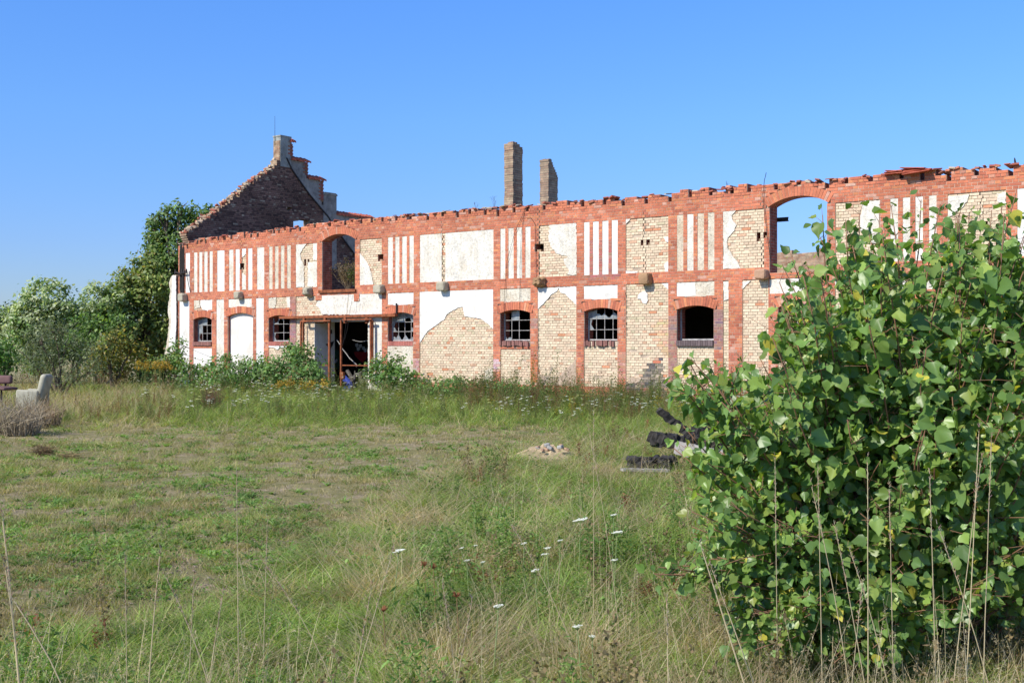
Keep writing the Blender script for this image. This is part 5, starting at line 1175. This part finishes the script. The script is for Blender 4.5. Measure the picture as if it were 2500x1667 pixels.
CAR = [(973, 1343, 15, .42, 'white umbel flower alone on the left above the leaning straw'), (1417, 1268, 16, .5, 'largest white umbel flower, near the darker green patch'), (1217, 1478, 12, .45, 'white umbel flower on a tall thin stem in the lower middle'),
       (1336, 1337, 9, .4, 'upper of two white umbels stacked close together'), (1330, 1352, 9, .36, 'lower of two white umbels stacked close together'), (1306, 1391, 10, .4, 'white umbel below the stacked pair, tilted'),
       (1506, 1298, 13, .5, 'white umbel flower between the largest umbel and the poplar bush'), (1498, 1256, 8, .5, 'small white umbel high up close to the bush'), (1500, 1366, 9, .42, 'white umbel flower lower down beside the bush'),
       (1410, 1527, 11, .42, 'paired white umbel near the bottom right of the meadow'), (1446, 1552, 8, .38, 'small white umbel just below the paired one'), (1127, 1337, 6, .32, 'tiny white umbel in the middle of the meadow'),
       (1160, 1331, 5, .32, 'tiniest white umbel, right of the middle'), (1280, 1325, 8, .4, 'small tilted white umbel left of the stacked pair'), (1368, 1318, 7, .42, 'small rounded white umbel above the stacked pair'),
       (1140, 1367, 7, .34, 'narrow edge-on white umbel under the tiny one'), (1178, 1371, 6, .34, 'small white umbel beside the edge-on one')]
for x, y, r, h, lab in CAR: tag(carrot(x, y, r, h), lab, 'flower', 'white wild carrot flowers in the meadow')
def seedhead(px_, py_, h, lab, col=(.26, .11, .05)):
    d = (EYE - h) * F / (py_ - HY); p = world(px_, py_, d); root = empty('dried_flower', (p.x, d, 0)); m = MB(); m.tube([(.02, 0, -.01), (.01, 0, h * .5), (0, 0, h)], .003, .002, 'straw', (.3, .2, .1), 5); m.build('stem', root); m = MB()
    for _ in range(40): a = rnd.uniform(0, 6.28); e = rnd.uniform(.005, .022); m.tube([(0, 0, h - .005), (e * math.cos(a), e * math.sin(a), h + rnd.uniform(.002, .024))], .0012, .002, 'straw', col, 3)
    m.build('seed_head', root); tag(root, lab, 'dried flower', 'brown dried flower heads')
for a in [(1036, 1380, .42, 'left brown dried flower head of the close pair'), (1058, 1385, .42, 'right brown dried flower head of the close pair'), (1115, 1455, .42, 'brown dried flower head below the close pair'), (936, 1490, .36, 'large dark brown dried head near the lower left of the meadow')]: seedhead(*a)
def stalk(b, t, d, lab, r=.0022, bend=.12, head=1, col=(.56, .46, .27)):
    """dry grass culm from the ground to the tip seen at pixel t, standing d metres ahead"""
    tip = world(t[0], t[1], d); bx = (b - CX) / F * d; root = empty('dry_grass_stalk', (bx, d, 0)); L = Vector((tip.x - bx, 0, tip.z)); n = 9; P_ = []
    for i in range(n + 1): s = i / n; P_.append((L.x * (s ** (1 + bend * 4)), rnd.uniform(-.002, .002) + .02 * s, L.z * (s - bend * .6 * s * (s - 1))))
    m = MB(); m.tube(P_, r, r * .5, 'straw', col, 5); m.build('culm', root)
    if head:
        m = MB(); a, b_ = Vector(P_[-3]), Vector(P_[-1])
        for _ in range(46): s = rnd.random() * 1.15; c = a.lerp(b_, s); e = Vector((rnd.gauss(0, .005), rnd.gauss(0, .005), rnd.uniform(.006, .018))); m.tube([c, c + e], .0011, .0006, 'straw', tuple(v * rnd.uniform(.6, 1) for v in (.46, .36, .25)), 3)
        m.build('seed_head', root)
    tag(root, lab, 'grass stalk', 'tall dry grass stalks in the foreground'); return root
ST = [(80, (-2, 1275), 2.9, 'pale thick grass stalk with a long seed head at the left edge', .004, .15), (70, (5, 1395), 2.8, 'shorter pale stalk bending out of the left edge', .003, .3), (262, (20, 1460), 3.2, 'stalk leaning left near the lower left corner', .003, .25),
      (584, (575, 1168), 4.6, 'tallest upright stalk in the left half', .0026, .0), (640, (650, 1275), 4.9, 'upright stalk right of the tallest one', .0022, .03), (338, (385, 1360), 3.4, 'forked whitish stalk in the lower left', .0028, .12), (315, (300, 1375), 3.7, 'thin stalk with a small head left of the forked one', .002, .02),
      (450, (470, 1410), 4.0, 'thin leaning stalk between the forked stalk and the tallest one', .002, .05), (560, (400, 1410), 3.8, 'long stalk bent to the left in the lower left', .0026, .2), (470, (540, 1455), 3.6, 'stalk tilted right below the tallest one', .002, .1),
      (800, (905, 1440), 3.7, 'straight straw leaning right towards the lone umbel', .0022, .02), (790, (955, 1355), 4.1, 'long slanting straw ending under the lone white umbel', .0024, .0), (870, (640, 1375), 4.0, 'arching stalk leaning left across the lower middle', .002, .2),
      (1150, (1080, 1430), 3.9, 'pale stalk leaning left in the lower middle', .002, .05), (1060, (1150, 1480), 3.7, 'slim stalk leaning right in the lower middle', .002, .05), (1440, (1250, 1285), 5.0, 'long stalk crossing diagonally left of the bush', .0022, .1),
      (1450, (1450, 1020), 5.6, 'very tall thin stalk rising left of the bush over the rubble', .002, .02), (1520, (1440, 1060), 5.4, 'stalk with a drooping tip beside the very tall one', .002, .1), (1635, (1630, 1470), 4.2, 'pale stalk with a fluffy head near the bush foot', .0028, -.02),
      (1885, (1715, 1340), 4.3, 'thick golden straw leaning left across the bush foot', .004, .0), (1905, (1740, 1390), 4.35, 'golden straw just right of the thickest one', .003, .02), (1900, (1895, 1130), 4.7, 'thin upright stalk over the left part of the bush', .002, .02),
      (2010, (2000, 1150), 4.6, 'pale stalk standing before the middle of the bush', .0024, .02), (2090, (1985, 1190), 4.5, 'stalk leaning left before the middle of the bush', .0024, .08), (2120, (2122, 1130), 4.5, 'strong upright stalk before the bush', .0028, .0),
      (2140, (2045, 1300), 4.3, 'leaning stalk crossing the strong upright one', .0024, .05), (2185, (2175, 1200), 4.5, 'stalk with a braided head before the bush', .0024, .0), (2290, (2275, 1170), 4.4, 'straight tall stalk right of the braided one', .0026, .0),
      (2310, (2400, 1130), 4.4, 'stalk leaning right towards the right edge', .0026, .03), (2350, (2395, 1060), 4.45, 'tallest pale stalk at the right', .0028, .0), (2395, (2425, 1090), 4.4, 'stalk beside the tallest pale one at the right', .0026, .02), (2460, (2300, 1300), 4.2, 'long stalk leaning left in the lower right', .0024, .08),
      (2470, (2520, 1530), 3.1, 'thick bright straw in the lower right corner', .005, .0), (2200, (2080, 1350), 4.1, 'dark headed stalk leaning left over the bush foot', .0024, .15), (2060, (2110, 1420), 4.1, 'short stalk leaning right over the bush foot', .002, .05)]
for b, t, d, lab, r, bd in ST: stalk(b, t, d, lab, r, bd, 1, (.60, .50, .31) if r > .0027 else (.52, .43, .27))
# brick lump lost in the grass
p = world(640, 1590, 4480 / (1600 - 842)); m = MB(); rbox(m, .12, .06, .05, .012, 'brick', I4, 2); m.c = [(.5, .33, .27)] * len(m.c); o = m.build('brick_fragment'); o.location = (p.x, p.y, 0.01); o.rotation_euler = (0, .1, .3); tag(o, 'pinkish brick fragment in the grass near the lower left', 'brick')
# ---------------------------------------------------------------- poplar bush in the foreground
def poplar():
    d0 = 5.7; bx = (2240 - CX) / F * d0; root = empty('poplar_bush', (bx, d0, 0)); tag(root, 'large glossy green poplar bush filling the right foreground', 'bush')
    O = np.array([bx, d0, 0.]); g_ = random.Random(21)
    tips = [(2010, 525, 5.6), (2140, 520, 5.5), (2180, 500, 5.9), (2340, 520, 5.3), (2450, 500, 5.9), (2085, 600, 5.3), (2250, 488, 5.8), (2290, 500, 5.5), (2360, 585, 5.7), (2420, 560, 6.1), (2485, 470, 5.6), (2540, 560, 5.5), (1915, 645, 5.7), (1965, 640, 6.1), (1900, 740, 5.4), (1935, 800, 5.0),
            (1675, 872, 5.15), (1725, 880, 5.4), (1790, 860, 5.7), (1850, 870, 5.2), (1690, 960, 5.6), (1650, 1090, 5.0), (1665, 1040, 5.1), (1760, 950, 4.9), (1690, 1100, 5.0), (1675, 1190, 4.95), (1715, 1280, 4.9), (1750, 1360, 4.9),
            (1800, 1430, 4.85), (1850, 1500, 4.8), (1612, 1385, 4.8), (1640, 1400, 4.8), (1600, 1400, 4.75), (1660, 1380, 4.85), (1580, 870, 5.0) if False else (1690, 880, 5.0), (1640, 900, 5.1), (1700, 920, 5.0), (1900, 690, 5.5), (1925, 620, 5.8), (1890, 790, 5.3), (1880, 830, 5.5), (2150, 560, 5.0), (2190, 640, 6.2), (2600, 500, 5.8), (2640, 620, 5.4), (2700, 750, 5.7), (2760, 900, 5.5), (2720, 1100, 5.2)]
    for _ in range(175):
        px_ = g_.uniform(1668, 2750)
        lim = np.interp(px_, [1700, 1760, 1880, 1950, 2020, 2500, 2600, 2750], [900, 930, 900, 640, 515, 490, 500, 700]); py_ = g_.uniform(lim, 1500); tips.append((px_, py_, g_.uniform(4.75, 6.6)))
    for _ in range(80):
        px_ = g_.uniform(1915, 2600); tips.append((px_, g_.uniform(525, 900) if px_ > 2030 else g_.uniform(700, 900), g_.uniform(5.0, 6.3)))
    for _ in range(60): tips.append((g_.uniform(1740, 2180), g_.uniform(1450, 1625), g_.uniform(4.7, 5.2)))
    for _ in range(80):
        px_ = g_.uniform(1760, 2560); tips.append((px_, g_.uniform(800, 1450), g_.uniform(4.75, 5.3)))
    m = MB(); LP, LD, LS, LC, tw = [], [], [], [], 0
    for i, (px_, py_, d) in enumerate(tips):
        tip = Vector(world(px_, py_, d)) - Vector(O); b = Vector((g_.uniform(-.22, .22), g_.uniform(-.2, .2), -.03))
        rise = .45 if tip.z > 1.2 else .8; mid = b.lerp(tip, .45) + Vector((0, 0, rise * .3 * max(.2, 1.6 - tip.z))); mid += Vector((g_.gauss(0, .05), g_.gauss(0, .05), 0))
        P_ = []; n = 10
        for k in range(n + 1): s = k / n; P_.append(b * (1 - s) ** 2 + mid * 2 * s * (1 - s) + tip * s * s + Vector((g_.gauss(0, .008), g_.gauss(0, .008), 0)))
        L = sum((P_[k + 1] - P_[k]).length for k in range(n)); m.tube(P_, .009 if i > 40 else .013, .0022, 'twig', seg=5)
        s0 = .38 if py_ < 1200 else .3
        nl = int(L * 35)
        for k in range(nl):
            s = s0 + (1 - s0) * (k + g_.random()) / nl; f = s * n; j = min(n - 1, int(f)); c = P_[j].lerp(P_[j + 1], f - j); off = Vector((g_.gauss(0, 1), g_.gauss(0, 1), g_.gauss(.1, .7))).normalized() * g_.uniform(.03, .10) * (.8 if s > .8 else 1.5)
            if g_.random() < .6: m.tube([c, c + off * .6, c + off], .0016, .001, 'twig', seg=3)
            LP.append(c + off); LD.append(off.normalized() * .5 + Vector((0, 0, -.55))); LS.append(g_.choice([g_.uniform(.4, .8), g_.uniform(.7, 1.2)]) * (.9 if s < .93 else .7) * (1.0 if py_ < 1150 else .85)); 
        # short side twigs
        for _ in range(3):
            s = g_.uniform(.5, .95); f = s * n; j = min(n - 1, int(f)); c = P_[j].lerp(P_[j + 1], f - j); e = c + Vector((g_.gauss(0, .12), g_.gauss(0, .12), g_.uniform(-.02, .16))); m.tube([c, c.lerp(e, .5) + Vector((0, 0, .01)), e], .003, .0013, 'twig', seg=4)
            for _ in range(6): cc = c.lerp(e, g_.uniform(.2, 1.05)); off = Vector((g_.gauss(0, 1), g_.gauss(0, 1), g_.gauss(0, .7))).normalized() * g_.uniform(.02, .07); LP.append(cc + off); LD.append(off.normalized() * .5 + Vector((0, 0, -.5))); LS.append(g_.uniform(.45, .95) * (1.0 if py_ < 1150 else .85))
    for tx, ty, dd in ((2150, 1250, 5.5), (2330, 1200, 5.8), (2245, 1150, 5.6), (2420, 1260, 5.5)):
        e = Vector(world(tx, ty, dd)) - Vector(O); m.tube([(.03, 0, -.05), e * .4 + Vector((.02, 0, .12)), e], .034, .012, 'twig', seg=8)
    m.build('stems', root, smooth=True)
    # leaf outline: deltoid with a drawn-out tip, folded on the midrib
    half = [(0, 0), (.24, -.06), (.47, .10), (.55, .36), (.40, .60), (.20, .80), (0, 1.06)]
    n = len(LP); C = np.array([tuple(p) for p in LP]); D = np.array([tuple(p) for p in LD]) + R.normal(size=(n, 3)) * .45; D /= np.linalg.norm(D, axis=1, keepdims=True)
    view = -C * [1, 1, 0]; outw = C - [0, 0, 1.0]; outw /= np.linalg.norm(outw, axis=1, keepdims=True)
    Nn = outw * .5 + R.normal(size=(n, 3)) * .55 + np.array([-.45, -.42, .55]); Nn -= D * (Nn * D).sum(1, keepdims=True); Nn /= np.linalg.norm(Nn, axis=1, keepdims=True); S = np.cross(D, Nn)
    size = .069 * np.array(LS) * R.choice([.75, 1.0, 1.0, 1.35], n); fold = R.uniform(-.1, .7, n); curl = R.uniform(-.45, .4, n); V = np.zeros((n, 14, 3))
    wav = R.uniform(-.11, .11, (n, 14)); ow = R.uniform(.82, 1.15, (n, 14))
    for k, (w, t) in enumerate(half):
        for sgn, o in ((1, 0), (-1, 7)):
            V[:, o + k] = C + (D * (t * 1.0) + S * (sgn * w * .92 * ow[:, o + k])[:, None]) * size[:, None] + Nn * ((abs(w) * fold + curl * t * t + (wav[:, o + k] if w else 0)) * size)[:, None]
    V = V.reshape(-1, 3); i = np.arange(n)[:, None] * 14
    quads = [(0, 1, 2, 3), (0, 3, 4, 6), (4, 5, 6, 6)]
    Fq = []
    for a in ((0, 1, 2, 3), (0, 3, 4, 5)): Fq.append(i + np.array(a)); 
    tri = [(0, 5, 6)]
    # build as triangles to keep the fold clean
    T3 = [(0, 1, 2), (0, 2, 3), (0, 3, 4), (0, 4, 5), (0, 5, 6)]
    allf = np.concatenate([i + np.array(t) for t in T3] + [i + 7 + np.array(t[::-1]) for t in T3]); V2 = V
    base = palette(n, [(.125, .222, .06), (.17, .285, .07), (.23, .345, .08), (.30, .39, .09), (.56, .50, .08)], [4, 5, 3, 1.6, .35], .16)
    low = np.clip((1.1 - C[:, 2]) / 1.0, 0, 1); yel = (R.random(n) < low * .25); base[yel] = palette(yel.sum(), [(.22, .31, .08), (.30, .35, .08), (.50, .46, .08)], [4, 3, .6])
    cols = np.tile(base, (10, 1))
    # merge the two midrib vertex rows
    rem = np.arange(len(V2)); ii = np.arange(n) * 14; rem[ii + 7] = ii; rem[ii + 13] = ii + 6; allf = rem[allf]
    fast_mesh('leaves', V2, allf, cols, 'bushleaf', root, smooth=True)
poplar()
